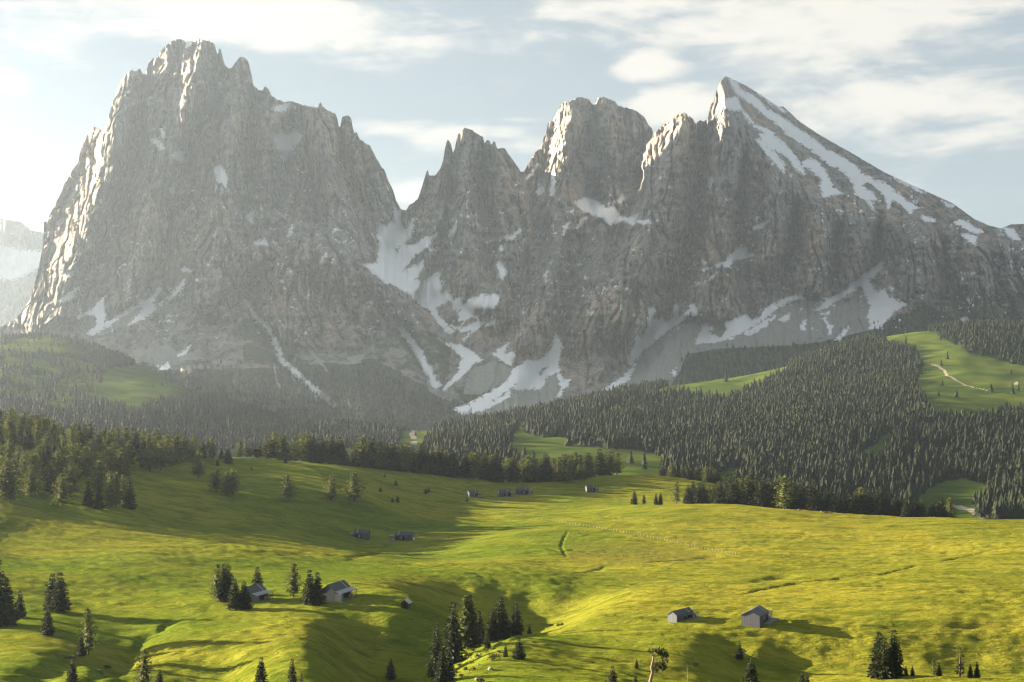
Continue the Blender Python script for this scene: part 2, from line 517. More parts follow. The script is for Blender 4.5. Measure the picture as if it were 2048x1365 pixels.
# ------------------------------------------------------------------ the ground: meadows, valley and forested hills
# (pixel x, pixel y, distance) of ground points read from the photograph; beyond crests they are estimated
CTRL = """
-500 1365 300;-200 1360 305;0 1362 300;70 1378 290;165 1380 292;905 1368 308;980 1352 310;1100 1362 300;1300 1367 318;1450 1367 285;1650 1363 280;1770 1355 276;1900 1352 276;2048 1357 276;2250 1356 276;2600 1350 280
1650 1372 310;1770 1368 310;1900 1366 310;2048 1366 310;1500 1372 312;1770 1355 358;1900 1354 350;1500 1362 365
2300 1312 380
1515 1249 405;1362 1241 415;1700 1258 400;1900 1255 400;2100 1250 400;2400 1250 400
1250 1240 420;1280 1290 375;1150 1300 365;1060 1269 388;1190 1228 428;1215 1208 455;1250 1190 480;1400 1180 500;1600 1180 500;1800 1165 520;2048 1172 505;2400 1170 510
1170 1160 560;1300 1135 600;1500 1120 640;1700 1105 680;1850 1095 690;2048 1085 690;2400 1080 700;1100 1130 620;1400 1092 720;1130 1062 800;1250 1072 780;1130 1108 660
1500 1060 800;1700 1065 790;1900 1060 790;2048 1060 790;2400 1060 800
1280 1008 955;1380 1007 945;1480 1008 930;1600 1020 900;1750 1031 890;1900 1036 880;2048 1041 880;2300 1044 880;2600 1044 880
1280 1013 1000;1380 1012 1000;1480 1016 1000;1600 1034 985;1700 1048 1000;1800 1056 1010;2000 1060 1010;2300 1060 1010
1280 985 1090;1280 957 1180;1400 985 1090;1400 963 1180;1500 988 1140
0 1002 650;120 1018 680;260 1022 720;400 957 930;430 985 850;560 1005 850;660 1001 880;710 1003 880;480 917 1040;570 921 1070;700 932 1100;850 945 1120;950 956 1130;1100 966 1120;1200 947 1180;1290 945 1200
0 962 740;150 940 840;0 905 860;250 918 950;-200 885 860;-200 960 700;-500 900 800
0 862 980;100 888 1030;250 902 1050;400 914 1055;-200 840 980;0 885 1250;250 930 1250;480 940 1200;700 955 1250;900 975 1250;1100 985 1260;1290 968 1310;-300 890 1300
946 996 1050;1010 995 1050;1050 991 1070;1182 985 1090;850 1000 980;800 990 1000
720 1077 830;803 1083 820;880 1060 850;1000 1040 900;600 1060 800;450 1050 780;300 1040 740;1000 1090 720
0 1034 600;200 1056 625;430 1072 645;600 1092 638;760 1112 640;880 1126 635;430 1069 690;600 1086 700;0 1024 620;200 1046 660
0 1085 570;200 1092 570;300 1115 530;100 1117 530;-200 1085 520;-500 1085 520;0 1150 470;200 1152 480;430 1150 500;600 1140 530;700 1140 540
850 1150 535;1000 1128 600
1100 1264 425;1050 1280 410;950 1302 388
450 1204 425;505 1209 418;670 1206 412;812 1217 400;590 1190 440;870 1228 398

120 1223 415;95 1269 370;20 1246 390;0 1280 360;-100 1240 400;-400 1230 400
170 1313 333;60 1322 325
1010 1290 350;1040 1318 340;960 1330 325;900 1345 318
0 1700 150;500 1750 150;1024 1700 150;1600 1680 150;2048 1680 150;1024 2300 80;0 2300 80;2048 2300 80;-500 1700 150;2600 1680 150;1500 1450 220;600 1480 220
820 892 2000;1080 886 1900;1100 906 1700;1290 917 1750;1450 944 1650;900 945 1500;700 962 1500;400 955 1500;1250 955 1450;1450 970 1400;0 930 1500;-300 920 1500
1870 1017 1480;1900 976 1640;1960 1036 1360;1700 1040 1250;2100 1030 1350;2400 1020 1400
600 892 2200;400 884 2200;200 872 2050;0 860 2050;290 812 2600;340 775 3000;245 742 3300;100 792 2700;0 762 2800;100 722 3300;120 672 3700;0 682 3700;190 694 3700;430 788 3150;-300 690 3700;-300 760 2800;320 745 3500;-500 850 2000
100 700 4100;-200 710 4100;250 760 4100
600 862 3000;700 852 2900;850 862 2600;600 866 3700;800 866 3600;450 840 3400
850 893 2250;942 856 2500;1010 840 2700;1079 825 2850;1182 801 3000;1300 776 3150;1450 756 3300;1570 734 3400;1650 702 3450;1740 681 3500;1850 663 3550;1950 652 3600;2048 655 3650;2300 645 3700;2600 640 3700
1000 888 1950;1200 860 2250;1300 850 2300;1500 850 2200;1500 782 2900;1400 792 2850;1700 800 2500;1700 882 1950;1500 920 1800;1800 950 1700;1900 905 1880;2048 900 1900;1950 805 2400;1880 790 2500;1800 742 3000;1900 722 3000;2030 770 2700;2048 705 3100;2250 800 2500;1950 990 1560;2048 1000 1500;2400 900 1900
950 872 3000;1010 862 3200;1182 830 3500;1300 808 3600;1450 790 3700;1570 770 3800;1700 730 3900;1850 700 4000;2100 690 4100
"""
# the same, with the height below the camera instead of the distance
CTRLZ = """
340 1250 -77.6;450 1250 -76.6;560 1250 -75.6;640 1252 -75;350 1290 -77.6;450 1290 -76.4;560 1290 -75.3;640 1290 -74.8;490 1318 -76;560 1328 -75.2;630 1325 -75;645 1348 -75.4;600 1364 -75.8;550 1368 -76.4
400 1345 -80.5;450 1362 -81.2;345 1366 -79.6;385 1322 -78.6;500 1385 -80.5
690 1277 -79.8;720 1302 -84;700 1332 -83;760 1282 -82.2;820 1272 -82;780 1332 -86;850 1302 -86;740 1366 -85;840 1362 -87;770 1246 -77.8;840 1238 -78.2;690 1390 -82;800 1400 -86;870 1330 -87;655 1380 -78
215 1290 -79.3;242 1302 -81;262 1272 -80.6;228 1332 -81;272 1308 -81.4;288 1290 -80;320 1256 -79.2;342 1241 -78.8;212 1352 -80;290 1345 -79.5;300 1368 -78.5
870 1165 -85.6;950 1163 -86.2;1020 1168 -87.2;1100 1180 -88.8;1180 1198 -90.4;900 1140 -88.2;1000 1145 -89.5;1100 1156 -91;1180 1170 -92.5;930 1195 -91.5;1000 1200 -93.5;1060 1211 -94.5;1120 1221 -94.5;1020 1241 -96;1100 1246 -95.5;900 1217 -92;1172 1216 -93
1400 1288 -80.2;1520 1290 -80.8;1640 1290 -81.3;1740 1296 -82;1470 1324 -84.4;1560 1322 -84.9;1650 1326 -85.4;1500 1347 -85.8;1600 1347 -86.4;1402 1322 -80.6;1380 1347 -80;1340 1342 -79.2
1710 1330 -85.2;1770 1334 -85.4;1770 1355 -85.8;1850 1304 -82.6;1860 1324 -84.8;1900 1352 -86;1960 1322 -85.3;2048 1320 -85.4;2010 1298 -83;1960 1350 -86;2048 1348 -86;2300 1312 -85
"""
ctrl = [[float(v) for v in s.split()] for ln in CTRL.strip().splitlines() for s in ln.split(';') if s.strip()]
for ln in CTRLZ.strip().splitlines():
    for s in ln.split(';'):
        a, b, c = [float(v) for v in s.split()]
        ctrl.append([a, b, -c * F / (b - CY)])
ctrl = np.array(ctrl)


def qmap(px, Y):
    return np.stack([np.asarray(px) / 560.0, np.log(Y) * 2.4], -1)


def tps(r2):
    return 0.5 * r2 * np.log(r2 + 1e-9)


cq = qmap(ctrl[:, 0], ctrl[:, 2])
cv = (ctrl[:, 1] - CY) / F
N = len(cq)
K = tps(((cq[:, None] - cq[None]) ** 2).sum(-1)) + np.eye(N) * 0.012
Pm = np.concatenate([np.ones((N, 1)), cq], 1)
A = np.block([[K, Pm], [Pm.T, np.zeros((3, 3))]])
wts = np.linalg.solve(A, np.concatenate([cv, np.zeros(3)]))

NC, NR = 980, 900
PXC = np.linspace(-420, 2470, NC)
YR = np.exp(np.linspace(np.log(70), np.log(4300), NR))
GP, GY = np.meshgrid(PXC, YR)
S = np.zeros((NR, NC))
for r0 in range(0, NR, 50):
    q = qmap(GP[r0:r0 + 50].ravel(), GY[r0:r0 + 50].ravel())
    acc_ = wts[N] + q @ wts[N + 1:]
    for k0 in range(0, N, 40):
        d2 = ((q[:, None, :] - cq[None, k0:k0 + 40]) ** 2).sum(-1)
        acc_ = acc_ + tps(d2) @ wts[k0:min(k0 + 40, N)]
    S[r0:r0 + 50] = acc_.reshape(-1, NC)
GX = (GP - CX) / F * GY
GZ = CAMZ - S * GY


def hit(px, py, ymin=150.0, ymax=4300.0):
    """first ground point seen along the pixel's ray -> (X, Y, Z)"""
    c = np.interp(px, PXC, np.arange(NC))
    c0 = int(min(max(c, 0), NC - 2))
    f = c - c0
    col = GZ[:, c0] * (1 - f) + GZ[:, c0 + 1] * f
    ppy = CY + (CAMZ - col) / YR * F
    r = np.where((YR >= ymin) & (YR <= ymax) & (ppy <= py))[0]
    if len(r) == 0:
        r0 = NR - 2
    else:
        r0 = max(r[0] - 1, 0)
    a, b = ppy[r0], ppy[r0 + 1]
    t = 0.0 if a == b else min(max((a - py) / (a - b), 0), 1)
    Y = YR[r0] + (YR[r0 + 1] - YR[r0]) * t
    return ((px - CX) / F * Y, Y, col[r0] + (col[r0 + 1] - col[r0]) * t)


def gz(X, Y):
    """height of the ground at X, Y"""
    X, Y = np.asarray(X, float), np.asarray(Y, float)
    c = np.clip((X / Y * F + CX - PXC[0]) / (PXC[1] - PXC[0]), 0, NC - 1.001)
    r = np.clip((np.log(Y) - np.log(YR[0])) / (np.log(YR[1]) - np.log(YR[0])), 0, NR - 1.001)
    c0, r0 = c.astype(int), r.astype(int)
    fc, fr = c - c0, r - r0
    return ((GZ[r0, c0] * (1 - fc) + GZ[r0, c0 + 1] * fc) * (1 - fr)
            + (GZ[r0 + 1, c0] * (1 - fc) + GZ[r0 + 1, c0 + 1] * fc) * fr)


def world_line(pts, ymin=150):
    return np.array([hit(px, py, ymin)[:2] for px, py in pts])


soil = np.zeros_like(GZ)
heath = np.zeros_like(GZ)
track = np.zeros_like(GZ)
near_rows = YR < 1300


def carve(pts, width, depth, soil_amt=0.0, sharp=1.5):
    """cut (depth > 0) or raise (depth < 0) the ground along a line of photo points"""
    L = world_line(pts)
    r = near_rows
    lo = L.min(0) - width * 4
    hi = L.max(0) + width * 4
    sel = r[:, None] & (GX > lo[0]) & (GX < hi[0]) & (GY > lo[1]) & (GY < hi[1])
    x, y = GX[sel], GY[sel]
    x = x + gn(x / 9, y / 9, 3) * width * 0.35 + gn(x / 3, y / 5, 13) * 0.5
    d, s = line_d(x, y, L)
    taper = np.clip(np.minimum(s, 1 - s) * 8, 0, 1) ** 0.6
    g = np.exp(-(d / width) ** 2 * sharp) * taper
    todo.append((sel, -depth * g, soil_amt * np.exp(-(d / (width * 0.55)) ** 2) * taper))


todo = []
carve([(1137, 1060), (1128, 1075), (1122, 1092), (1128, 1106), (1134, 1113)], 0.7, 0.5, 0.9)
carve([(1090, 1098), (1124, 1104), (1150, 1100)], 1.6, 0.8, 0.6)
carve([(345, 1238), (325, 1258), (285, 1272), (275, 1300), (262, 1318), (215, 1345), (170, 1372)], 2.5, 1.2, 0.4)
carve([(700, 1122), (760, 1108), (900, 1112), (1000, 1098)], 3, 0.8, 0.5)
carve([(1480, 1194), (1520, 1180), (1600, 1168), (1690, 1154), (1760, 1150), (1830, 1130), (1900, 1120), (2030, 1090)], 1.5, 0.7, 0.5)
carve([(1750, 1256), (1850, 1253), (1900, 1254), (1960, 1252), (2070, 1247)], 1.5, 0.7, 0.6)
carve([(1560, 1260), (1640, 1258), (1720, 1256)], 1.5, 0.6, 0.4)
carve([(1200, 1034), (1260, 1036), (1320, 1033), (1400, 1032)], 2.0, 0.9, 0.8)
carve([(1290, 1126), (1360, 1118), (1440, 1113)], 2.4, 0.8, 0.5)
carve([(1130, 1150), (1190, 1138), (1215, 1130)], 1.6, 0.5, 0.3)
carve([(1500, 1165), (1540, 1157), (1580, 1150)], 5, 1.2, 0.0)
# relief that throws the evening shade: spurs (negative) and hollows
carve([(30, 1375), (100, 1340), (160, 1312)], 7, 2.2)
for sel, dzv, so in todo:
    GZ[sel] += dzv
    soil[sel] = np.maximum(soil[sel], so)
# rocky knoll
kx, ky, _ = hit(958, 1312)
dk = np.hypot((GX - kx) / 15, (GY - ky) / 17)
knoll = np.exp(-dk ** 2 * 1.2)
GZ += np.where(near_rows[:, None], 1.8 * knoll * (1 + 0.5 * gn(GX / 3, GY / 3, 5)), 0)

farw = sstep(GY, 1150, 1500)
nearw = 1 - farw
amp_var = 0.55 + 0.45 * sstep(gn(GX / 70, GY / 70, 8), -0.3, 0.4)
GZ += nearw * 0.9 * gn(GX / 55, GY / 42, 21)
GZ += nearw * amp_var * (0.42 * gn(GX / 17, GY / 9, 22) + 0.34 * gn(GX / 7.5, GY / 3.6, 23))
GZ += nearw * amp_var * 0.26 * gn(GX / 3.4, GY / 2.0, 24) * (GY < 800)
GZ += farw * (5 * gn(GX / 160, GY / 160, 31) + 2 * gn(GX / 50, GY / 50, 32))

PYG = CY + (CAMZ - GZ) / GY * F
for pts in ([(1150, 1085), (1250, 1080), (1380, 1098), (1470, 1120), (1400, 1128), (1250, 1132), (1130, 1128), (1120, 1105)],
            [(1330, 1065), (1420, 1072), (1410, 1092), (1340, 1085)], [(830, 1100), (950, 1120), (900, 1128), (800, 1112)],
            [(1180, 1150), (1320, 1150), (1290, 1165), (1190, 1160)]):
    sd = poly_sd(GP, PYG, pts)
    heath = np.maximum(heath, 0.62 * sstep(sd, -18, 12) * ((GY > 480) & (GY < 1000)))
for pts in ([(1700, 1145), (1860, 1138), (1930, 1155), (1820, 1168)], [(1560, 1212), (1640, 1218), (1720, 1250), (1620, 1245)],
            [(1870, 1165), (2000, 1170), (1900, 1185)]):
    soil = np.maximum(soil, 0.30 * sstep(poly_sd(GP, PYG, pts), -14, 10) * (GY < 700))
soil = np.maximum(soil, 0.40 * knoll)
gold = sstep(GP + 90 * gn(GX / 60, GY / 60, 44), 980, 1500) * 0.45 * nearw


def mark_track(pts, w, ymin):
    L = world_line(pts, ymin)
    d, s = line_d(GX, GY, L)
    global track
    track = np.maximum(track, sstep(d, w * 1.6, w * 0.4) * (GY > ymin))


mark_track([(1862, 728), (1876, 733), (1890, 742), (1894, 752), (1914, 762)], 2.8, 2300)
mark_track([(1914, 762), (1945, 775), (1980, 784)], 2.5, 2200)
mark_track([(1880, 1011), (1915, 1013), (1935, 1019), (1955, 1028), (1968, 1036)], 5, 1290)
mark_track([(846, 848), (842, 856), (828, 862), (824, 868), (828, 878)], 5, 1500)
mark_track([(795, 905), (815, 893), (828, 884)], 5, 1400)

MEADOWS = [
    [(1280, 792), (1350, 766), (1440, 750), (1500, 739), (1590, 720), (1562, 750), (1500, 780), (1450, 801), (1400, 797), (1350, 786)],
    [(1745, 676), (1850, 655), (1890, 678), (1950, 708), (2110, 750), (2110, 790), (2030, 822), (1990, 836), (1900, 839), (1850, 812), (1828, 772), (1845, 738), (1842, 712), (1800, 694)],
    [(1005, 908), (1030, 868), (1042, 845), (1052, 845), (1052, 868), (1090, 874), (1150, 878), (1135, 890), (1290, 903), (1335, 916), (1320, 960), (1200, 960), (1080, 940)],
    [(1430, 948), (1475, 934), (1502, 944), (1470, 975), (1430, 975)],
    [(1820, 1016), (1870, 968), (1930, 958), (1990, 972), (1985, 986), (1945, 1000), (1965, 1045), (1840, 1045)],
    [(1725, 906), (1780, 862), (1792, 880), (1765, 918)], [(1180, 838), (1230, 808), (1245, 814), (1200, 842)],
    [(790, 915), (800, 880), (820, 845), (880, 850), (860, 880), (830, 915)],
    [(215, 738), (280, 727), (350, 745), (440, 785), (350, 796), (300, 810), (262, 826), (225, 812), (190, 785), (205, 755)]]
SPARSE = [[(-100, 700), (20, 680), (110, 664), (185, 690), (190, 730), (220, 800), (150, 830), (40, 800), (-100, 790)]]


def forest_density(px, py, Y):
    d = np.where(Y > 1330, 1.0, 0.0)
    for pts in MEADOWS:
        sd = poly_sd(px + 7 * gn(px / 14, py / 14, 51), py + 4 * gn(px / 14, py / 14, 52), pts)
        d = np.where(sd > 0, 0.004, d)
    for pts in SPARSE:
        d = np.where((poly_sd(px, py, pts) > 0) & (d > 0.5), 0.10 + 0.40 * (gn(px / 40, py / 25, 53) > 0.1), d)
    # the alp's far side between the two woods
    d = np.where((Y < 1500) & (px < 1330), 0.0, d)
    d = np.where((Y < 2100) & (px < 840), 0.0, d)
    return d


FD = forest_density(GP, PYG, GY)
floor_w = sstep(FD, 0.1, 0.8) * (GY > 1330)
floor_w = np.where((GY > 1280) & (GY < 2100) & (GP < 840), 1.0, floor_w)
n_faces_rows = NR
verts = np.stack([GX, GY, GZ], -1).reshape(-1, 3)
fa = grid_faces(NR, NC)
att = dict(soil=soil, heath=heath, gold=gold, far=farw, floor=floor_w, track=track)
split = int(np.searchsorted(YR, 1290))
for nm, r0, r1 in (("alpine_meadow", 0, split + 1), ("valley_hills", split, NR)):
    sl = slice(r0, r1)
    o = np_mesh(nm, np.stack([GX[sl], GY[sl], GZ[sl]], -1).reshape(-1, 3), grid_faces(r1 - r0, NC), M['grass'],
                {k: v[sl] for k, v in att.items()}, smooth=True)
    tag(o, kind='structure')

# ------------------------------------------------------------------ the mountains
SKY = """-420 700;-160 690;-40 672;30 640;60 600;75 545;86 490;88 445;103 421;120 390;128 369;144 342;156 325;161 301;168 280;181 260;189 252;198 258;207 262;214 236;221 222;224 205;233 181;239 164;253 147;263 138.5;268 142;274 141;280 137;285 147;290 149;294 137;299 121;306 116;316 115;322 101;335 88;345 81;354 78;364 79;371 84;378 81;386 76;393 73.5;405 80;419 82;428 87;433 103;436 109;438 97;441 96;445 113;450 130;457 137;462 136;472 123;479 115;487 114;496 121;499.5 137;501 161;510 174;518 180;525 181;528 176;531 172.5;535 176;539 181;542 190;554 198;568 204;585 202.5;602 209;620 212;636 215;638 208;640 205;643 207;647 215;660 222;672 229;675 240;677 253;681 253;683 237;687 232;695 231;703 236;705 257;711 268;713 262;718 276;730 286;740 291;747 305;756 322;764 336;769 339;776 360;787 382;792 401;802 418;812 421;818 410;826 406;836 397;845 370;852 346;855 337;858 350;870 351;880 338;886 322;891 291;895 277;899 282;903 291;905.5 308;910 294;915 269;922 262;930 255.5;942 259;954 267;966 274;969 288;972 282;976 279;980 282;983 293;985 285;988 282;991 284;993.5 296.5;1009 296;1017 308;1031 326;1041 343;1047 344;1060 322;1072 302;1077 296;1079 300;1082 297;1087.5 271;1090 272;1096 247;1101 242;1105 243;1113 226;1120 213;1127 204;1147 199;1155 195;1164 194;1178 199;1183 206;1187 211;1190 203;1195 194.5;1209 194;1220 199;1231 203;1235 211;1257 216;1274 223;1289 234;1296 248;1304 258;1307 268;1316 259;1325 251;1341 241;1354 229;1366 224;1375 228;1383 235;1392 247;1395 244;1399 240;1408 243;1412 240;1416 235;1420 214;1424 206;1428 202;1431 186;1435 175;1441 163;1448 155;1453 151.5;1462 156;1476 164;1491 171;1524 191;1557 214;1566 212.5;1574 220;1599 243;1636 268;1667 286;1698 303;1735 325;1769 345;1823 370;1866 389;1906 407;1948 438;1977 451;2002 457;2012 453;2022 449;2048 448;2120 470;2260 540;2470 600"""
sky = np.array([[float(v) for v in s.split()] for s in SKY.split(';')])
MU0, MU1, MSTEP = -420, 2470, 2.0
U1 = np.arange(MU0, MU1 + 1, MSTEP)
nu, nv = len(U1), 400
jag = (2.2 * np.abs(gn(U1 / 9.0, U1 * 0 + 3.3, 61)) + 1.6 * gn(U1 / 4.0, U1 * 0 + 1.3, 62))
sk = np.interp(U1, sky[:, 0], sky[:, 1]) + jag * np.where(U1 > 1470, 0.35, 1.0)
VB = 905.0
s_par = np.linspace(0, 1, nv)
MU = np.repeat(U1[None], nv, 0)
MV = sk[None] + s_par[:, None] * (VB - sk[None])


def bline(v, pts):
    p = np.array(pts, float)
    return np.interp(v, p[:, 1], p[:, 0])


wob = 6 * gn(MU / 30, MV / 30, 63) + 4 * gn(MU / 11, MV / 11, 64)
bAB = bline(MV, [(812, 300), (812, 421), (795, 470), (760, 530), (800, 590), (880, 660), (905, 720), (890, 800), (890, 910)]) + wob * .5
bBC = bline(MV, [(1048, 300), (1048, 350), (1060, 420), (1060, 480), (1040, 560), (1010, 640), (985, 700), (940, 760), (900, 820), (895, 910)]) + wob
bCD = bline(MV, [(1306, 200), (1306, 262), (1290, 320), (1280, 400), (1265, 440), (1230, 540), (1190, 620), (1150, 690), (1120, 760), (1110, 910)]) + wob
own = (MU > bAB).astype(int) + (MU > bBC) + (MU > bCD)

yb = np.interp(MV, [60, 100, 400, 600, 700, 800, 905], [5340, 5300, 4900, 4580, 4330, 3980, 3640])
up = sstep(MV, 640, 330)      # 1 high on the walls
YD = yb.copy()
YD += 240 * up * sstep(MU, bAB - 6, bAB + 8) * (1 - sstep(MU, bCD - 8, bCD + 6))
YD += 400 * up * sstep(MU, bBC - 8, bBC + 6) * (1 - sstep(MU, bCD - 10, bCD + 6))
# the tilted slab of the right-hand peak, seen above its lip
lip = np.interp(MU, [1440, 1500, 1560, 1610, 1700, 1780, 1830, 1900, 2000, 2120, 2260], [170, 290, 360, 405, 440, 455, 465, 480, 500, 540, 600])
slab_h = np.clip(lip - MV, 0, None) * (MU > 1436)
YD += slab_h * 2.6
slab = sstep(slab_h, 4, 30)

cliff = np.interp(MU, [-420, 40, 200, 330, 450, 560, 700, 800, 850, 905, 960, 1030, 1120, 1180, 1260, 1310, 1420, 1500, 1600, 1700, 1765, 1830, 1950, 2260],
                  [680, 668, 625, 590, 640, 690, 700, 640, 560, 600, 620, 700, 700, 770, 730, 640, 640, 640, 595, 590, 530, 600, 640, 660])
apron = sstep(MV + wob, cliff - 12, cliff + 16)
FEAT = [  # amplitude in metres (+ towards the viewer), width in px, polyline
    (120, 70, [(395, 78), (370, 200), (330, 330), (300, 500), (250, 640)]),
    (110, 60, [(485, 118), (470, 250), (460, 400), (430, 560), (420, 650)]),
    (-140, 34, [(458, 142), (425, 215), (395, 260), (372, 340), (345, 400), (330, 500), (300, 590)]),
    (120, 60, [(270, 140), (235, 250), (215, 350), (160, 500), (110, 640)]),
    (-100, 30, [(292, 150), (288, 200), (265, 300), (230, 420), (190, 520), (150, 600)]),
    (-110, 42, [(585, 215), (575, 320), (560, 400)]),
    (90, 50, [(640, 210), (650, 330), (690, 430), (740, 520)]),
    (-70, 26, [(678, 250), (690, 340), (720, 430), (752, 510)]),
    (85, 45, [(540, 185), (530, 300), (520, 420), (510, 520)]),
    (-65, 26, [(505, 175), (508, 330), (490, 470)]),
    (-60, 24, [(610, 240), (620, 360), (640, 440)]),
    (120, 95, [(585, 455), (640, 500), (740, 565), (830, 625), (905, 690), (905, 770)]),
    (60, 80, [(600, 470), (590, 560), (600, 650), (640, 720)]),
    (-60, 24, [(482, 593), (534, 653), (561, 718), (616, 769), (667, 809)]),
    (-65, 24, [(750, 600), (798, 652), (839, 706), (860, 750), (887, 790)]),
    (-80, 34, [(545, 515), (500, 580), (430, 640)]),
    (-70, 60, [(812, 421), (775, 500), (805, 575), (880, 640), (912, 720), (895, 790)]),
    (130, 55, [(930, 256), (925, 350), (930, 450), (950, 560), (960, 640)]),
    (100, 38, [(893, 280), (880, 380), (860, 470), (850, 560)]),
    (-80, 20, [(905, 309), (900, 400), (880, 500), (860, 560)]),
    (90, 48, [(1000, 300), (1010, 400), (1010, 500), (990, 600)]),
    (-80, 22, [(968, 290), (960, 380), (985, 460), (975, 560)]),
    (120, 58, [(1150, 197), (1130, 300), (1130, 420)]),
    (110, 45, [(1210, 195), (1232, 320), (1225, 430)]),
    (-150, 22, [(1187, 211), (1188, 330), (1195, 400)]),
    (-60, 26, [(1192, 400), (1165, 470), (1140, 560), (1120, 680), (1060, 780)]),
    (140, 55, [(1130, 440), (1100, 560), (1055, 690), (1025, 760)]),
    (60, 48, [(1215, 470), (1190, 570), (1165, 670)]),
    (190, 75, [(1366, 225), (1330, 400), (1290, 520), (1240, 620)]),
    (-130, 28, [(1400, 247), (1405, 350), (1395, 450), (1370, 560), (1330, 650), (1260, 740)]),
    (150, 60, [(1453, 152), (1445, 300), (1432, 420), (1425, 520), (1400, 610)]),
    (-150, 24, [(1490, 300), (1478, 430), (1480, 500)]),
    (110, 40, [(1545, 350), (1545, 440), (1530, 520)]),
    (-120, 22, [(1592, 400), (1588, 500), (1560, 560)]),
    (120, 45, [(1630, 420), (1640, 510), (1630, 580)]),
    (-90, 22, [(1680, 440), (1672, 520), (1670, 590)]),
    (100, 40, [(1720, 450), (1720, 530), (1690, 590)]),
    (-140, 34, [(1765, 430), (1755, 520), (1715, 575)]),
    (120, 60, [(1830, 450), (1835, 540), (1830, 620)]),
    (-70, 30, [(1890, 470), (1895, 560), (1890, 640)]),
    (90, 50, [(1950, 480), (1960, 560), (1970, 640)]),
    (70, 60, [(1700, 600), (1650, 660), (1560, 700)]),
]
for amp, w, pts in FEAT:
    d, s = line_d(MU + wob, MV, pts)
    w_ = w * (0.55 + 0.75 * s)
    t = np.clip(1 - d / w_, 0, 1)
    YD -= 2.0 * amp * ((1 - 0.75 * apron) if amp > 0 else 1.0) * np.clip(0.25 + 4 * s, 0, 1) * (t * t * (3 - 2 * t) if amp > 0 else t ** 1.3) * (0.7 + 0.3 * (1 - s))

fan_c = np.choose(own, [420, 930, 1180, 1430])
fan_t = np.choose(own, [75, 255, 194, 152])
xi = (MU - fan_c) / (1 + np.choose(own, [0.75, 0.35, 0.3, 0.45]) * np.clip((MV - fan_t) / 800, 0, 1)) + fan_c
xw = xi + 9 * gn(MU / 60, MV / 90, 71) + 4 * gn(MU / 22, MV / 40, 72)
rockw = (1 - 0.78 * apron) * (1 - 0.72 * slab)
def facets(x, lo, hi, amp, seed):
    """ridge and gully lines at uneven spacing joined by plane flanks"""
    r = np.random.default_rng(seed)
    k, v, t, sg = [], [], -900.0, 1
    while t < 3000:
        k.append(t)
        v.append(sg * amp * r.uniform(0.45, 1.25))
        t += r.uniform(lo, hi) * (0.75 if sg > 0 else 1.0)
        sg = -sg
    return np.interp(x, k, v)


xf1 = xi + 26 * gn(MU / 120, MV / 150, 301) + 10 * gn(MU / 45, MV / 60, 302)
YD += rockw * (0.75 + 0.5 * gn(MU / 130, MV / 110, 303)) * facets(xf1, 26, 52, 50, 41)
xf2 = xi + 12 * gn(MU / 60, MV / 80, 304) + 4 * gn(MU / 20, MV / 26, 305)
YD += rockw * (0.7 + 0.8 * gn(MU / 60, MV / 50, 306)) * facets(xf2, 9, 20, 17, 42)
YD -= rockw * 16 * np.abs(gn(xw / 29, MV / 190, 74))
YD -= rockw * 18 * np.abs(gn(xw / 13, MV / 95, 75))
YD -= rockw * 17 * gn(xw / 6.2, MV / 40, 76)
YD -= rockw * 9 * gn(MU / 40, MV / 9, 77)
for (wx, wy, th, dep, sd_) in ((34, 260, .085, 60, 201), (17, 120, .10, 42, 202), (9, 60, .14, 24, 203)):
    YD += rockw * dep * np.clip(1 - np.abs(gn(xw / wx, MV / wy, sd_)) / th, 0, 1)
YD -= rockw * 16 * (np.abs(((MV + 10 * gn(MU / 50, MV / 30, 204) - 0.10 * MU) / 19.0) % 1.0 - 0.5) - 0.25) * 2 * sstep(gn(MU / 70, MV / 40, 205), -0.2, 0.3)
YD -= (0.45 + 0.55 * rockw) * (9 * fbm(MU / 16, MV / 16, 78, 3) + 3.0 * gn(MU / 3.6, MV / 4.5, 79))
YD -= slab * (14 * gn((MU + MV * 0.2) / 16, (MV - MU * 0.62) / 7, 80) + 7 * gn(MU / 14, MV / 14, 81))
YD -= apron * (16 * np.abs(gn((xi + 12 * gn(MU / 50, MV / 50, 82)) / 26, MV / 210, 83)))

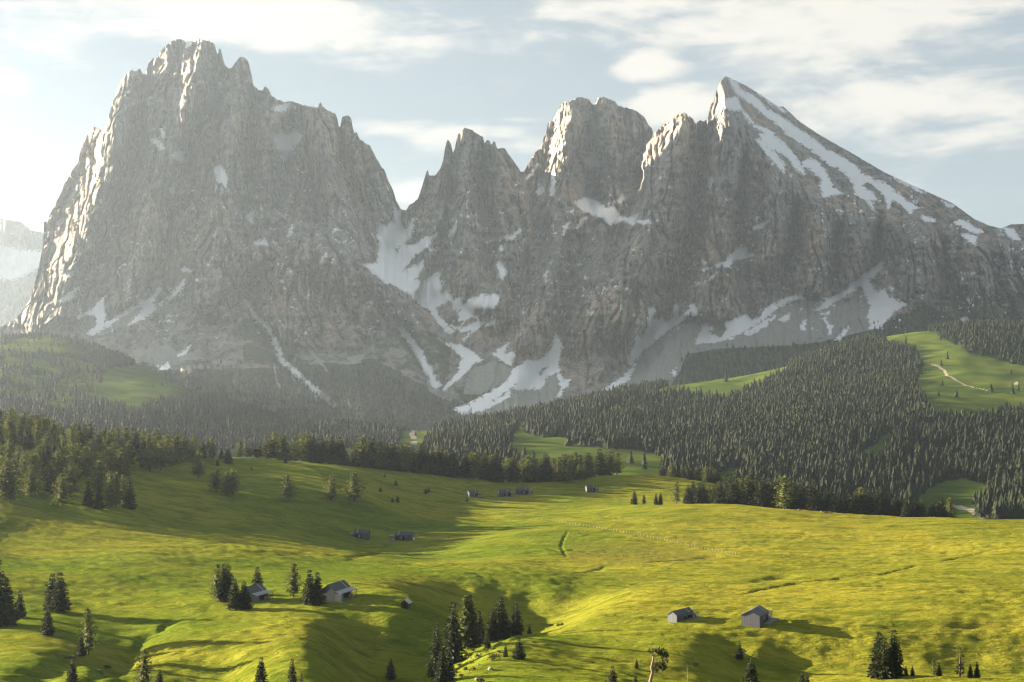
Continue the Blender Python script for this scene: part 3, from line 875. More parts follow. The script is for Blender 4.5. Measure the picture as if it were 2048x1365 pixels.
# snow, scree and green patches, read as outlines on the walls
SNOW = """544 260 554 267 575 270 593 253 595 265 605 272 582 301 568 323 558 301 547 274|371 86 393 75 404 80 383 87 373 95|440 168 452 150 436 191 418 222 404 243 413 212 415 198|304 280 313 277 328 298 321 300|323 260 332 274 327 275|345 311 356 301 366 303 363 325 352 318|429 339 441 332 455 356 452 375 445 363 436 366|339 366 352 369 345 392|494 434 513 417 503 445|540 217 582 205 592 217 561 222|609 207 633 215 612 213|289 195 303 197 296 209
790 418 810 423 805 442 822 442 829 437 824 463 807 488 822 492 853 476 874 466 860 487 839 504 819 521 802 545 826 541 846 522 829 567 771 567 730 531 754 528 761 497 756 473 757 442 768 449 785 442|728 530 764 542 792 545 819 539 846 525 829 559 846 566 877 545 880 580 908 590 891 604 870 614 874 628 891 648 904 665 894 662 870 638 863 624 839 604 805 580 764 556
904 600 918 597 928 607 949 597 963 590 976 593 997 587 993 611 973 631 963 624 956 638 945 628 928 641 918 638 925 621 908 621|904 652 928 658 945 648 969 645 956 655 928 679 942 662 921 662|973 652 987 634 990 641 980 655|894 689 922 693 942 703 963 720 942 730 925 751 908 764 887 782 898 764 918 747 922 723 928 713|987 710 1014 686 1007 710 1031 706 1021 730 1004 720
908 820 942 806 983 785 1017 764 1024 744 1052 723 1079 723 1104 699 1112 668 1124 696 1113 730 1120 741 1096 751 1079 778 1058 778 1021 778 1017 795 987 809 963 820 928 829|1115 747 1127 761 1140 761 1127 778 1117 792 1123 775|1208 780 1241 759 1270 730 1256 760 1217 781|1341 747 1353 738 1349 751
176 667 195 653 195 636 185 626 157 636 186 619 209 592 205 622 210 633 202 646 219 643 281 605 274 595 294 602 308 588 322 571 320 581 304 605 310 617 287 636 257 651 287 622 284 609 239 636 212 655 185 670|334 598 356 574 368 561 369 571 352 588 342 598|318 609 328 602 322 611|364 544 369 533 381 542 373 543|118 602 140 585 157 576 144 598 133 602|195 537 209 528 202 541|496 578 513 547 544 516 527 540 510 564|511 487 530 475 534 489 523 492|322 737 335 727 338 731 327 738|357 712 380 694 369 709|636 533 652 506 647 520|575 473 585 451 582 468
882 408 887 401 906 416 891 411 880 439|898 473 913 439 910 463|1012 480 1024 471 1043 459 1024 479|995 528 999 524 1014 545 1004 558|1185 216 1191 254 1191 305 1199 333 1187 337 1171 322 1181 312 1186 285 1182 251|1101 307 1130 285 1113 303|1053 358 1076 329 1066 347 1058 358|1072 387 1079 370 1087 381 1079 391|1101 391 1105 374 1104 343 1111 360 1107 391|1151 404 1171 398 1188 401 1212 418 1226 411 1240 432 1257 439 1272 432 1267 449 1243 442 1216 449 1199 432 1178 428 1178 439 1154 456 1161 439 1175 432|1233 401 1245 387 1250 401 1240 406|1274 442 1298 442 1288 448|1127 469 1130 449 1139 447
1460 158 1474 166 1483 183 1503 191 1532 216 1574 243 1599 262 1615 270 1649 299 1678 312 1711 333 1719 345 1744 358 1748 366 1728 362 1723 374 1744 387 1753 397 1740 403 1748 420 1736 403 1711 387 1707 366 1690 345 1678 337 1657 328 1640 312 1611 293 1582 274 1566 258 1545 241 1524 225 1499 204 1474 187|1449 198 1474 196 1482 220 1466 221 1449 214|1484 218 1507 248 1500 245|1512 279 1520 279 1549 308 1568 331 1568 345 1557 333 1532 304|1520 270 1545 270 1566 287 1586 308 1597 324 1609 349 1591 337 1582 320 1561 304 1532 291|1507 250 1532 258 1549 270 1530 264|1605 326 1620 318 1640 328 1653 349 1665 374 1684 387 1661 391 1649 395 1640 370 1647 358 1624 341|1744 366 1761 362 1777 374 1794 387 1819 407 1836 416 1823 420 1823 428 1802 407 1786 399 1775 416 1771 391|1844 434 1865 437 1869 443 1850 441|1910 445 1923 441 1964 464 1948 466|1923 470 1952 474 1952 491|2006 457 2027 461 2039 478 2027 480|1500 172 1545 202 1570 225 1540 206|1790 358 1850 385 1840 384|1884 402 1906 414 1900 414
1507 457 1537 441 1524 456|1408 540 1449 524 1482 491 1499 499 1491 507 1507 511 1466 520 1458 534 1437 530|1408 565 1433 545 1420 562|1402 349 1416 343 1424 358 1422 387 1416 358
1258 726 1262 701 1275 672 1283 680 1297 651 1299 618 1310 610 1304 639 1299 647 1320 639 1328 630 1324 651 1341 643 1353 606 1355 618 1353 639 1378 622 1366 639 1337 659 1304 684 1283 705 1262 730|1380 614 1386 604 1395 630 1399 645 1424 655 1419 672 1444 676 1457 659 1444 643 1465 643 1490 630 1504 643 1523 635 1531 618 1564 601 1598 589 1618 595 1639 589 1653 599 1635 602 1593 598 1573 605 1544 624 1506 651 1469 673 1444 681 1407 685 1393 689 1403 655 1390 639
1635 620 1655 601 1684 585 1713 560 1738 556 1742 577 1759 585 1769 581 1776 597 1796 601 1811 610 1788 622 1771 639 1763 655 1742 657 1742 643 1734 635 1742 614 1734 593 1722 572 1697 588 1655 612|1713 563 1736 544 1767 522 1767 536 1744 555|1649 630 1660 622 1647 639 1664 655 1660 668 1655 650|1672 680 1697 655 1693 664 1680 681|1490 668 1515 651 1548 635 1531 651 1502 669|1920 637 1933 635 1939 648|1981 639 2016 653 2012 658 1987 647|1560 640 1580 628 1570 645|1600 655 1612 640 1608 660"""
HOLES = [[(1075, 744), (1093, 730), (1096, 735), (1080, 752)], [(985, 800), (1010, 785), (1030, 770), (1010, 792)], [(790, 500), (800, 492), (796, 505)]]
snow = np.full(MU.shape, -60.0)
for item in SNOW.replace('\n', '|').split('|'):
    v = [float(x) for x in item.split()]
    pts = list(zip(v[0::2], v[1::2]))
    p = np.array(pts)
    lo, hi = p.min(0) - 30, p.max(0) + 30
    c0 = max(int((lo[0] - MU0) / MSTEP), 0)
    c1 = int((hi[0] - MU0) / MSTEP) + 2
    uu, vv = MU[:, c0:c1], MV[:, c0:c1]
    sel = (vv > lo[1]) & (vv < hi[1])
    sd = poly_sd(uu[sel], vv[sel], pts)
    sub = snow[:, c0:c1]
    sub[sel] = np.maximum(sub[sel], sd)
snow = np.where(snow > -3, snow + 1.4, snow)
for pts in HOLES:
    snow = np.minimum(snow, -poly_sd(MU, MV, pts))
# small ledges and runnels that keep snow
led = gn(xw / 15, MV / 13, 91) + 0.6 * gn(MU / 6, MV / 6, 92)
ledge_zone = sstep(MV, 290, 380) * sstep(MV, 700, 640) * sstep(gn(MU / 90, MV / 70, 93), -0.05, 0.35)
snow = np.maximum(snow, np.where(ledge_zone > 0.25, (led - 0.92 - 0.12 * (1 - ledge_zone)) * 11 + 0.5, -60) - 60 * (ledge_zone < 0.25))
flk = gn(xw / 6.5, MV / 16, 94) + 0.5 * gn(MU / 4, MV / 4, 96)
fz_ = sstep(MV, 330, 420) * sstep(gn(MU / 60, MV / 50, 97), 0.0, 0.4) * sstep(MV, 690, 640)
snow = np.maximum(snow, np.where(fz_ > 0.3, (flk - 0.80) * 8, -60))
scree = np.zeros(MU.shape)
green = np.zeros(MU.shape)
for pts, a in (([(1205, 785), (1265, 735), (1320, 660), (1400, 640), (1420, 690), (1500, 645), (1600, 598), (1740, 560), (1810, 612), (1720, 690), (1600, 690), (1420, 700), (1350, 755)], .75),
               ([(985, 833), (1031, 802), (1058, 780), (1080, 776), (1078, 806), (1024, 825)], 1.1),
               ([(940, 740), (990, 720), (1030, 740), (1010, 765), (960, 790), (925, 790)], .75), ([(910, 820), (1010, 780), (1070, 760), (1110, 740), (1130, 800), (1000, 840)], .75),
               ([(180, 660), (300, 605), (320, 612), (240, 655), (200, 672)], .9), ([(140, 680), (190, 690), (225, 720), (180, 715)], .6),
               ([(265, 700), (340, 690), (370, 720), (320, 735), (270, 720)], .75), ([(570, 690), (620, 720), (680, 720), (720, 720), (710, 735), (600, 720)], .55), ([(690, 715), (735, 705), (715, 740)], .7),
               ([(860, 650), (905, 655), (905, 700), (880, 690)], .5), ([(850, 760), (910, 770), (905, 805), (860, 810)], .6)):
    scree = np.maximum(scree, a * sstep(poly_sd(MU, MV, pts), -8, 6))
for pts, w0, w1, a in (([(482, 593), (513, 633), (534, 653), (554, 691), (561, 718), (588, 742), (616, 769), (667, 809)], 3, 8, 1.25),
                       ([(750, 600), (771, 621), (798, 652), (819, 679), (839, 706), (853, 734), (867, 761), (887, 790)], 4, 11, 1.25),
                       ([(571, 651), (588, 655), (605, 684), (630, 712), (653, 742)], 5, 3, 1.1), ([(547, 728), (554, 763), (561, 783)], 2.5, 3, .9), ([(600, 745), (625, 780), (632, 800)], 2.5, 3, .9),
                       ([(745, 618), (760, 640), (768, 670)], 3, 4, 1.0), ([(575, 735), (590, 765), (598, 785)], 2.5, 3, .9)):
    d, s = line_d(MU + 3 * gn(MU / 12, MV / 12, 94), MV, pts)
    scree = np.maximum(scree, a * sstep(d, (w0 + (w1 - w0) * s) * 1.5, (w0 + (w1 - w0) * s) * 0.4))
    if a > 1.2:
        snow = np.maximum(snow, np.where((s < 0.93) & (d < 12), (w0 * 1.1 + (w1 - w0) * s * 0.6) * 1.0 - d - 0.6 - 1.5 * s, -60))
for pts, a in (([(300, 600), (480, 590), (585, 500), (640, 505), (740, 570), (905, 690), (900, 760), (700, 740), (560, 745), (300, 740)], .42),
               ([(-420, 680), (150, 680), (330, 740), (560, 735), (740, 715), (850, 770), (960, 820), (960, 910), (-420, 910)], .95),
               ([(700, 560), (905, 690), (905, 770), (850, 770), (760, 640)], .62), ([(480, 620), (560, 660), (640, 740), (560, 745), (480, 730)], .65), ([(900, 770), (960, 790), (985, 780), (930, 810)], .9),
               ([(870, 640), (990, 600), (1000, 640), (930, 690)], .5), ([(1350, 745), (1365, 700), (1430, 690), (1530, 690), (1640, 675), (1760, 645), (1850, 610), (1930, 640), (2260, 640), (2470, 910), (1300, 910)], .95),
               ([(1640, 640), (1720, 590), (1740, 640), (1720, 680), (1660, 690)], .4), ([(1900, 560), (2060, 590), (2260, 600), (2260, 660), (1900, 650)], .62), ([(1170, 680), (1240, 690), (1230, 740), (1180, 740)], .35)):
    green = np.maximum(green, a * sstep(poly_sd(MU, MV, pts), -14, 14))
green = np.where(MV > 845, 0.95, green)
scree = np.where(green > 0.9, np.where(scree > 0.85, scree, 0), scree)

def soft(a, n):
    for _ in range(n):
        p = np.pad(a, 1, mode='edge')
        a = (p[:-2, 1:-1] + p[2:, 1:-1] + p[1:-1, :-2] + p[1:-1, 2:] + 2 * a) / 6
    return a


sw = soft(sstep(snow, -3, 4), 3)
YD = YD * (1 - sw) + soft(YD, 40) * sw
MX = (MU - CX) / F * YD
MZ = CAMZ + (CY - MV) / F * YD
front = np.stack([MX, YD, MZ], -1)
# the far side: ridge falls away behind the skyline
back = []
for k, (dyb, dzb) in enumerate(((60, -50), (180, -190), (330, -420), (520, -760), (700, -1300))):
    jx = 40 * gn(U1 / 40, U1 * 0 + k, 95)
    back.append(np.stack([front[0, :, 0], front[0, :, 1] + dyb + jx, np.maximum(front[0, :, 2] + dzb + jx, CAMZ - 300)], -1))
allv = np.concatenate([np.stack(back[::-1]), front])
nb = len(back)


def padded(a, fill=None):
    return np.concatenate([np.repeat(a[:1] if fill is None else np.full_like(a[:1], fill), nb, 0), a])


snowP, screeP, greenP, ownP = padded(snow, -60), padded(scree, 0), padded(green, 0), padded(own)
mfaces = grid_faces(nv + nb, nu)
fown = ownP.ravel()[mfaces].max(1)
av = allv.reshape(-1, 3)
for k in range(4):
    f = mfaces[fown == k]
    ids = np.unique(f)
    remap = np.full(len(av), -1)
    remap[ids] = np.arange(len(ids))
    o = np_mesh("mountain", av[ids], remap[f][:, ::-1], M['rock'],
                dict(snow=snowP.ravel()[ids], scree=screeP.ravel()[ids], green=greenP.ravel()[ids]), smooth=True)
    tag(o, ["massive grey rock mountain with a stepped tower summit, left of the snow gully", "narrow grey spired mountain with needles, between the snow gully and the warm lit peak",
            "broad twin topped mountain split by a snow couloir, warm light on its left", "tall wedge shaped mountain with a long tilted slab striped with snow"][k], "mountain", kind='structure')

# a farther snowy massif, seen past the left edge of the big mountain
fu = np.arange(-420, 330, 3.0)
fsk = np.interp(fu, [-420, -200, -100, -50, 0, 20, 45, 60, 88, 140, 260, 330], [520, 470, 462, 446, 438, 439, 447, 460, 468, 500, 560, 600]) + 3 * gn(fu / 9, fu * 0, 97)
fv = fsk[None] + np.linspace(0, 1, 110)[:, None] * (720 - fsk[None])
FU = np.repeat(fu[None], 110, 0)
fy = 9300 - (fv - 430) * 2.6 - 120 * np.abs(gn(FU / 30, fv / 90, 98)) - 60 * np.abs(gn(FU / 12, fv / 40, 99)) - np.where(fv > 555, 150, 0)
fsnow = poly_sd(FU, fv, [(-420, 520), (-60, 492), (0, 492), (40, 500), (95, 505), (200, 540), (200, 560), (95, 525), (60, 545), (25, 560), (0, 556), (-60, 560), (-420, 580)])
fsnow = np.maximum(fsnow, np.where(gn(FU / 14, fv / 6, 96) > 0.45, 1.0, -20) * (fv < 480) - 20 * (fv >= 480))
fr_ = np.stack([(FU - CX) / F * fy, fy, CAMZ + (CY - fv) / F * fy], -1)
fb = np.stack([fr_[0] + np.array([0, 300 * k, -260 * k]) for k in (3, 2, 1)])
fz = np.zeros((113, len(fu)))
o = np_mesh("mountain", np.concatenate([fb, fr_]).reshape(-1, 3), grid_faces(113, len(fu))[:, ::-1], M['rock'],
            dict(snow=np.concatenate([fz[:3] - 60, fsnow]), scree=fz, green=fz), smooth=True)
tag(o, "pale far mountain with a snow terrace, past the big mountain's left edge", "mountain", kind='structure')

# ------------------------------------------------------------------ the far woods: thousands of small conifers, one object
def forest_template(n, tiers, rs):
    v, f = [], []
    for ti in range(tiers):
        z0 = 0.04 + 0.88 * ti / tiers
        z1 = min(z0 + 0.88 / tiers * 1.9, 1.0)
        r = 0.5 * (1 - 0.86 * ti / tiers)
        b = len(v)
        a0 = rs.uniform(0, 6.28)
        for k in range(n):
            a = a0 + 2 * pi * k / n
            rr = r * (1.0 if k % 2 else 0.62) * rs.uniform(0.85, 1.15)
            v.append((rr * cos(a), rr * sin(a), z0 + (0.0 if k % 2 else 0.05)))
        v.append((rs.uniform(-.02, .02), rs.uniform(-.02, .02), z1))
        for k in range(n):
            f.append((b + k, b + (k + 1) % n, b + n))
    return np.array(v), np.array(f)


rs_ = np.random.default_rng(5)
TEMPL = [forest_template(8, 4, rs_) for _ in range(4)]


def forest_mesh(pts, hs, ws, tint):
    """pts (n,3), heights, widths, tint 0..1 -> one mesh"""
    vs, fs, tn, base = [], [], [], 0
    which = rng.integers(0, 4, len(pts))
    for k in range(4):
        sel = np.where(which == k)[0]
        if len(sel) == 0:
            continue
        tv, tf = TEMPL[k]
        a = rng.uniform(0, 6.28, len(sel))
        c, s = np.cos(a)[:, None], np.sin(a)[:, None]
        x = (tv[None, :, 0] * c - tv[None, :, 1] * s) * ws[sel][:, None]
        y = (tv[None, :, 0] * s + tv[None, :, 1] * c) * ws[sel][:, None]
        lean = rng.normal(0, 0.015, (len(sel), 2))
        z = tv[None, :, 2] * hs[sel][:, None]
        x = x + z * lean[:, :1] + pts[sel][:, None, 0]
        y = y + z * lean[:, 1:] + pts[sel][:, None, 1]
        z = z + pts[sel][:, None, 2] - 0.4
        vs.append(np.stack([x, y, z], -1).reshape(-1, 3))
        fs.append((tf[None] + (np.arange(len(sel)) * len(tv))[:, None, None] + base).reshape(-1, 3))
        tn.append(np.repeat(tint[sel], len(tv)))
        base += len(sel) * len(tv)
    return np.concatenate(vs), np.concatenate(fs), np.concatenate(tn)


# on the hills: sampled evenly over the ground
n_try = 215000
ty = np.sqrt(rng.uniform(1330.0 ** 2, 4150.0 ** 2, n_try))
tp = rng.uniform(-330, 2380, n_try)
tx = (tp - CX) / F * ty
tz = gz(tx, ty)
tpy = CY + (CAMZ - tz) / ty * F
dn = forest_density(tp, tpy, ty)
clump = 0.75 + 0.5 * gn(tx / 70, ty / 70, 55)
keep = rng.uniform(0, 1, n_try) < dn * np.clip(clump, 0.25, 1) * np.clip(1.0 - (ty - 2200) / 6500, 0.6, 1) * 0.58
tx, ty, tz, tp, tpy = [a[keep] for a in (tx, ty, tz, tp, tpy)]
hh = np.clip(rng.normal(14.5, 4.2, len(tx)), 5, 25) * np.where(tp < 860, 0.82, 1.0)
larchy = sstep(gn(tx / 130, ty / 130, 56) + 0.25 * gn(tx / 25, ty / 25, 57) + 0.35 * sstep(tpy, 880, 760) * (tp > 1000), 0.12, 0.5)
tint1 = np.clip(rng.uniform(0, 0.48, len(tx)) + larchy * rng.uniform(0, 0.45, len(tx)), 0, 1)
P1 = np.stack([tx, ty, tz], -1)
W1 = hh * rng.uniform(0.44, 0.68, len(tx))
# on the lower mountain slopes
FOREST_M = [[(130, 690), (330, 742), (430, 735), (520, 745), (570, 738), (640, 735), (700, 742), (740, 720), (790, 745), (850, 790), (940, 808), (1000, 845), (1000, 900), (100, 900)],
            [(1350, 745), (1362, 705), (1430, 690), (1530, 690), (1640, 680), (1725, 672), (1765, 640), (1835, 618), (1900, 645), (2060, 668), (2300, 668), (2300, 760), (1350, 790)],
            [(220, 665), (330, 632), (340, 640), (230, 680)]]
nm_ = 36000
mu = rng.uniform(60, 2300, nm_)
mv = rng.uniform(612, 895, nm_)
dm = np.zeros(nm_)
for pts, dd in zip(FOREST_M, (0.85, 0.7, 0.35)):
    sd = poly_sd(mu, mv, pts)
    dm = np.maximum(dm, dd * sstep(sd + 14 * gn(mu / 18, mv / 12, 58), -6, 22))
cidx = np.clip(((mu - MU0) / MSTEP).astype(int), 0, nu - 1)
ridx = np.clip(((mv - sk[cidx]) / (VB - sk[cidx]) * (nv - 1)).astype(int), 0, nv - 1)
dm *= np.where((scree[ridx, cidx] > 0.45) | (snow[ridx, cidx] > -2), 0.04, 1)
km = rng.uniform(0, 1, nm_) < dm
P2 = front[ridx[km], cidx[km]]
h2 = np.clip(rng.normal(13, 3.0, len(P2)), 6, 20)
t2 = np.clip(rng.uniform(0, 0.6, len(P2)) + 0.2 * (gn(P2[:, 0] / 150, P2[:, 2] / 60, 59) > 0.2), 0, 1)
vs, fs, tn = forest_mesh(np.concatenate([P1, P2]), np.concatenate([hh, h2]), np.concatenate([W1, h2 * rng.uniform(0.38, 0.55, len(h2))]), np.concatenate([tint1, t2]))
o = np_mesh("forest", vs, fs, M['forest'], dict(tint=tn))
tag(o, "dark conifer forest covering the hills and lower slopes below the mountains", "forest", kind='stuff')
print("forest trees", len(P1), len(P2))

# ------------------------------------------------------------------ single trees
class MB:
    """collects polygons; build() links them as one mesh object"""
    def __init__(self):
        self.v, self.f = [], []

    def poly(self, pts):
        b = len(self.v)
        self.v += [tuple(p) for p in pts]
        self.f.append(tuple(range(b, b + len(pts))))

    def box(self, x0, x1, y0, y1, z0, z1):
        b = len(self.v)
        self.v += [(x, y, z) for z in (z0, z1) for (x, y) in ((x0, y0), (x1, y0), (x1, y1), (x0, y1))]
        self.f += [(b + 3, b + 2, b + 1, b), (b + 4, b + 5, b + 6, b + 7), (b, b + 1, b + 5, b + 4), (b + 1, b + 2, b + 6, b + 5),
                   (b + 2, b + 3, b + 7, b + 6), (b + 3, b, b + 4, b + 7)]

    def tube(self, pts, rad, n=6):
        b = len(self.v)
        pts = [np.array(p, float) for p in pts]
        for i, p in enumerate(pts):
            d = pts[min(i + 1, len(pts) - 1)] - pts[max(i - 1, 0)]
            d = d / (np.linalg.norm(d) + 1e-9)
            a = np.cross(d, (0, 0, 1.0)) if abs(d[2]) < 0.9 else np.cross(d, (1.0, 0, 0))
            a /= np.linalg.norm(a)
            c = np.cross(d, a)
            for k in range(n):
                t = 2 * pi * k / n
                self.v.append(tuple(p + rad[i] * (cos(t) * a + sin(t) * c)))
        for i in range(len(pts) - 1):
            for k in range(n):
                self.f.append((b + i * n + k, b + i * n + (k + 1) % n, b + (i + 1) * n + (k + 1) % n, b + (i + 1) * n + k))
        self.f.append(tuple(b + k for k in range(n))[::-1])
        self.f.append(tuple(b + (len(pts) - 1) * n + k for k in range(n)))

    def build(self, name, mat, parent=None, smooth=False, link=True):
        me = bpy.data.meshes.new(name)
        me.from_pydata(self.v, [], self.f)
        me.materials.append(mat)
        if smooth:
            for p in me.polygons:
                p.use_smooth = True
        me.update()
        o = bpy.data.objects.new(name, me)
        if link:
            COL.objects.link(o)
        if parent is not None:
            o.parent = parent
        return o


def leaf(mb, p, d, length, width, R):
    """a ragged little spray of needles: two triangles that share a base point"""
    d = np.array(d, float)
    d /= np.linalg.norm(d) + 1e-9
    r = np.array([R.gauss(0, 1), R.gauss(0, 1), R.gauss(0, 1)])
    s = np.cross(d, r)
    s /= np.linalg.norm(s) + 1e-9
    p = np.array(p, float)
    tip = p + d * length
    mb.poly([p - s * width * 0.5, p + s * width * 0.5, tip + s * width * 0.12])
    mb.poly([p + d * length * 0.25 - s * width, p + d * length * 0.45 + s * width * 0.4, tip - s * width * 0.5 - d * length * 0.1])


def conifer(kind, seed):
    """unit-height tree (1 m tall) as crown and trunk mesh builders"""
    R = random.Random(seed)
    cr, tr = MB(), MB()
    lean = (R.uniform(-.02, .02), R.uniform(-.02, .02))
    bow = R.uniform(-.015, .015)

    def axis(h):
        return np.array([lean[0] * h + bow * sin(h * 3), lean[1] * h, h])
    tr.tube([axis(h) + np.array([0, 0, -0.03 if h == 0 else 0]) for h in (0, .15, .4, .7, .95)], [.017, .0135, .010, .006, .0015], 6)
    def core(b, rr, pw):
        for i in range(17):
            h0, h1 = b + (0.9 - b) * i / 17, b + (0.9 - b) * min(1, (i + 2.4) / 17)
            r0 = rr * max(0.02, 1 - ((h0 - b) / (0.95 - b)) ** pw)
            p = axis(h1)
            ring = []
            for k in range(9):
                a = 2 * pi * (k + i * .37) / 9
                q = r0 * R.uniform(.6, 1.25)
                ring.append(axis(h0) + np.array([cos(a) * q, sin(a) * q, R.uniform(-.02, .02)]))
            for k in range(9):
                cr.poly([ring[k], ring[(k + 1) % 9], p])
    if kind == 'spruce':
        core(0.08, 0.105, 0.9)
        lev, base, Rm = 36, R.uniform(0.03, 0.10), R.uniform(0.145, 0.185)
        for i in range(lev):
            t = (i + R.uniform(-.3, .3)) / (lev - 1)
            t = min(max(t, 0), 1)
            h = base + (0.985 - base) * t
            Lr = Rm * ((1 - t) ** 0.78) * (0.72 + 0.28 * min(1, t * 6)) + 0.012
            nb_ = 9 if t < 0.8 else 5
            a0 = R.uniform(0, 6.28)
            for k in range(nb_):
                a = a0 + 2 * pi * k / nb_ + R.uniform(-.3, .3)
                L = Lr * R.choice([.65, .85, 1, 1, 1.18])
                dirv_ = np.array([cos(a), sin(a), -0.22 - 0.25 * (1 - t) + (0.5 if t > .9 else 0)])
                p0 = axis(h)
                m = max(2, int(L / 0.027))
                for j in range(m):
                    q = (j + 0.7) / m
                    pt = p0 + dirv_ * L * q + np.array([0, 0, 0.06 * L * q * q * 4])
                    leaf(cr, pt, dirv_ + np.array([R.gauss(0, .35), R.gauss(0, .35), R.gauss(-.15, .3)]), 0.032 + 0.022 * (1 - t) + L * .10, 0.019 + 0.012 * (1 - t), R)
        leaf(cr, axis(.97), (0, 0, 1), .05, .008, R)
    elif kind == 'larch':
        core(0.16, 0.105, 1.5)
        lev, base, Rm = 28, R.uniform(0.07, 0.16), R.uniform(0.165, 0.205)
        for i in range(lev):
            t = (i + R.uniform(-.4, .4)) / (lev - 1)
            t = min(max(t, 0), 1)
            h = base + (0.98 - base) * t
            prof = (1 - t ** 1.7) ** 0.8 * (0.66 + 0.34 * min(1, t * 4))
            Lr = Rm * prof + 0.02
            nb_ = 8
            a0 = R.uniform(0, 6.28)
            for k in range(nb_):
                a = a0 + 2 * pi * k / nb_ + R.uniform(-.45, .45)
                L = Lr * R.choice([.55, .8, .95, 1.0, 1.22])
                dirv_ = np.array([cos(a), sin(a), 0.05 + 0.30 * t + R.gauss(0, .08)])
                p0 = axis(h)
                m = max(2, int(L / 0.036))
                for j in range(m):
                    q = (j + 0.8) / m
                    pt = p0 + dirv_ * L * q + np.array([R.gauss(0, .008), R.gauss(0, .008), R.gauss(0, .010)])
                    leaf(cr, pt, np.array([R.gauss(0, .7), R.gauss(0, .7), R.gauss(.1, .5)]) + dirv_ * .5, 0.046, 0.027, R)
    else:  # stone pine: broad, lumpy, rounded
        base = R.uniform(0.10, 0.18)
        core(0.14, 0.17, 2.2)
        lumps = []
        for i in range(34):
            t = R.uniform(0, 1)
            h = base + (0.93 - base) * t
            Rm = 0.27 * (max(0.0, 1 - (abs(t - .36) / .72) ** 2.0)) ** 0.75
            a, q = R.uniform(0, 6.28), R.uniform(.45, 1.0)
            lumps.append((axis(h) + np.array([cos(a) * Rm * q, sin(a) * Rm * q, 0]), R.uniform(.055, .10)))
        lumps.append((axis(.93), .05))
        for c, r in lumps:
            tr.tube([axis(max(c[2] - .05, 0)), c], [.005, .002], 4)
            for j in range(46):
                d = np.array([R.gauss(0, 1), R.gauss(0, 1), R.gauss(.1, .8)])
                d /= np.linalg.norm(d)
                leaf(cr, c + d * r * R.uniform(.45, 1.0), d + np.array([0, 0, .5]), .055, .036, R)
    return cr, tr


KINDS = dict(spruce=('spruce_tree', 'spruce', 5), larch=('larch_tree', 'larch', 5), pine=('stone_pine_tree', 'pine', 3))
PROTO = {}
for kind, (nm, mt, cnt) in KINDS.items():
    PROTO[kind] = []
    for i in range(cnt):
        cr, tr = conifer(kind, 100 * len(nm) + i)
        a = cr.build('crown', M[mt], link=False)
        b = tr.build('trunk', M['bark'], link=False)
        PROTO[kind].append((a, b))

tree_count = 0


def plant_tree(loc, H, kind, label, group=None, fat=1.0, proto=None):
    global tree_count
    tree_count += 1
    e = bpy.data.objects.new(KINDS[kind][0], None)
    COL.objects.link(e)
    e.location = (loc[0], loc[1], loc[2] - 0.15)
    e.rotation_euler = (0, 0, random.uniform(0, 6.28))
    e.scale = (H * fat * 1.3, H * fat * 1.3, H)
    e.empty_display_size = 0.3
    tag(e, label, 'tree', group)
    for src in PROTO[kind][random.randrange(len(PROTO[kind])) if proto is None else proto]:
        c = src.copy()
        COL.objects.link(c)
        c.parent = e
    return e


def tree_px(px, py, hpx, kind, label, group=None, fat=1.0, ymin=150, ymax=4300):
    X, Y, Z = hit(px, py, ymin, ymax)
    return plant_tree((X, Y, Z), hpx * Y / F, kind, label, group, fat)


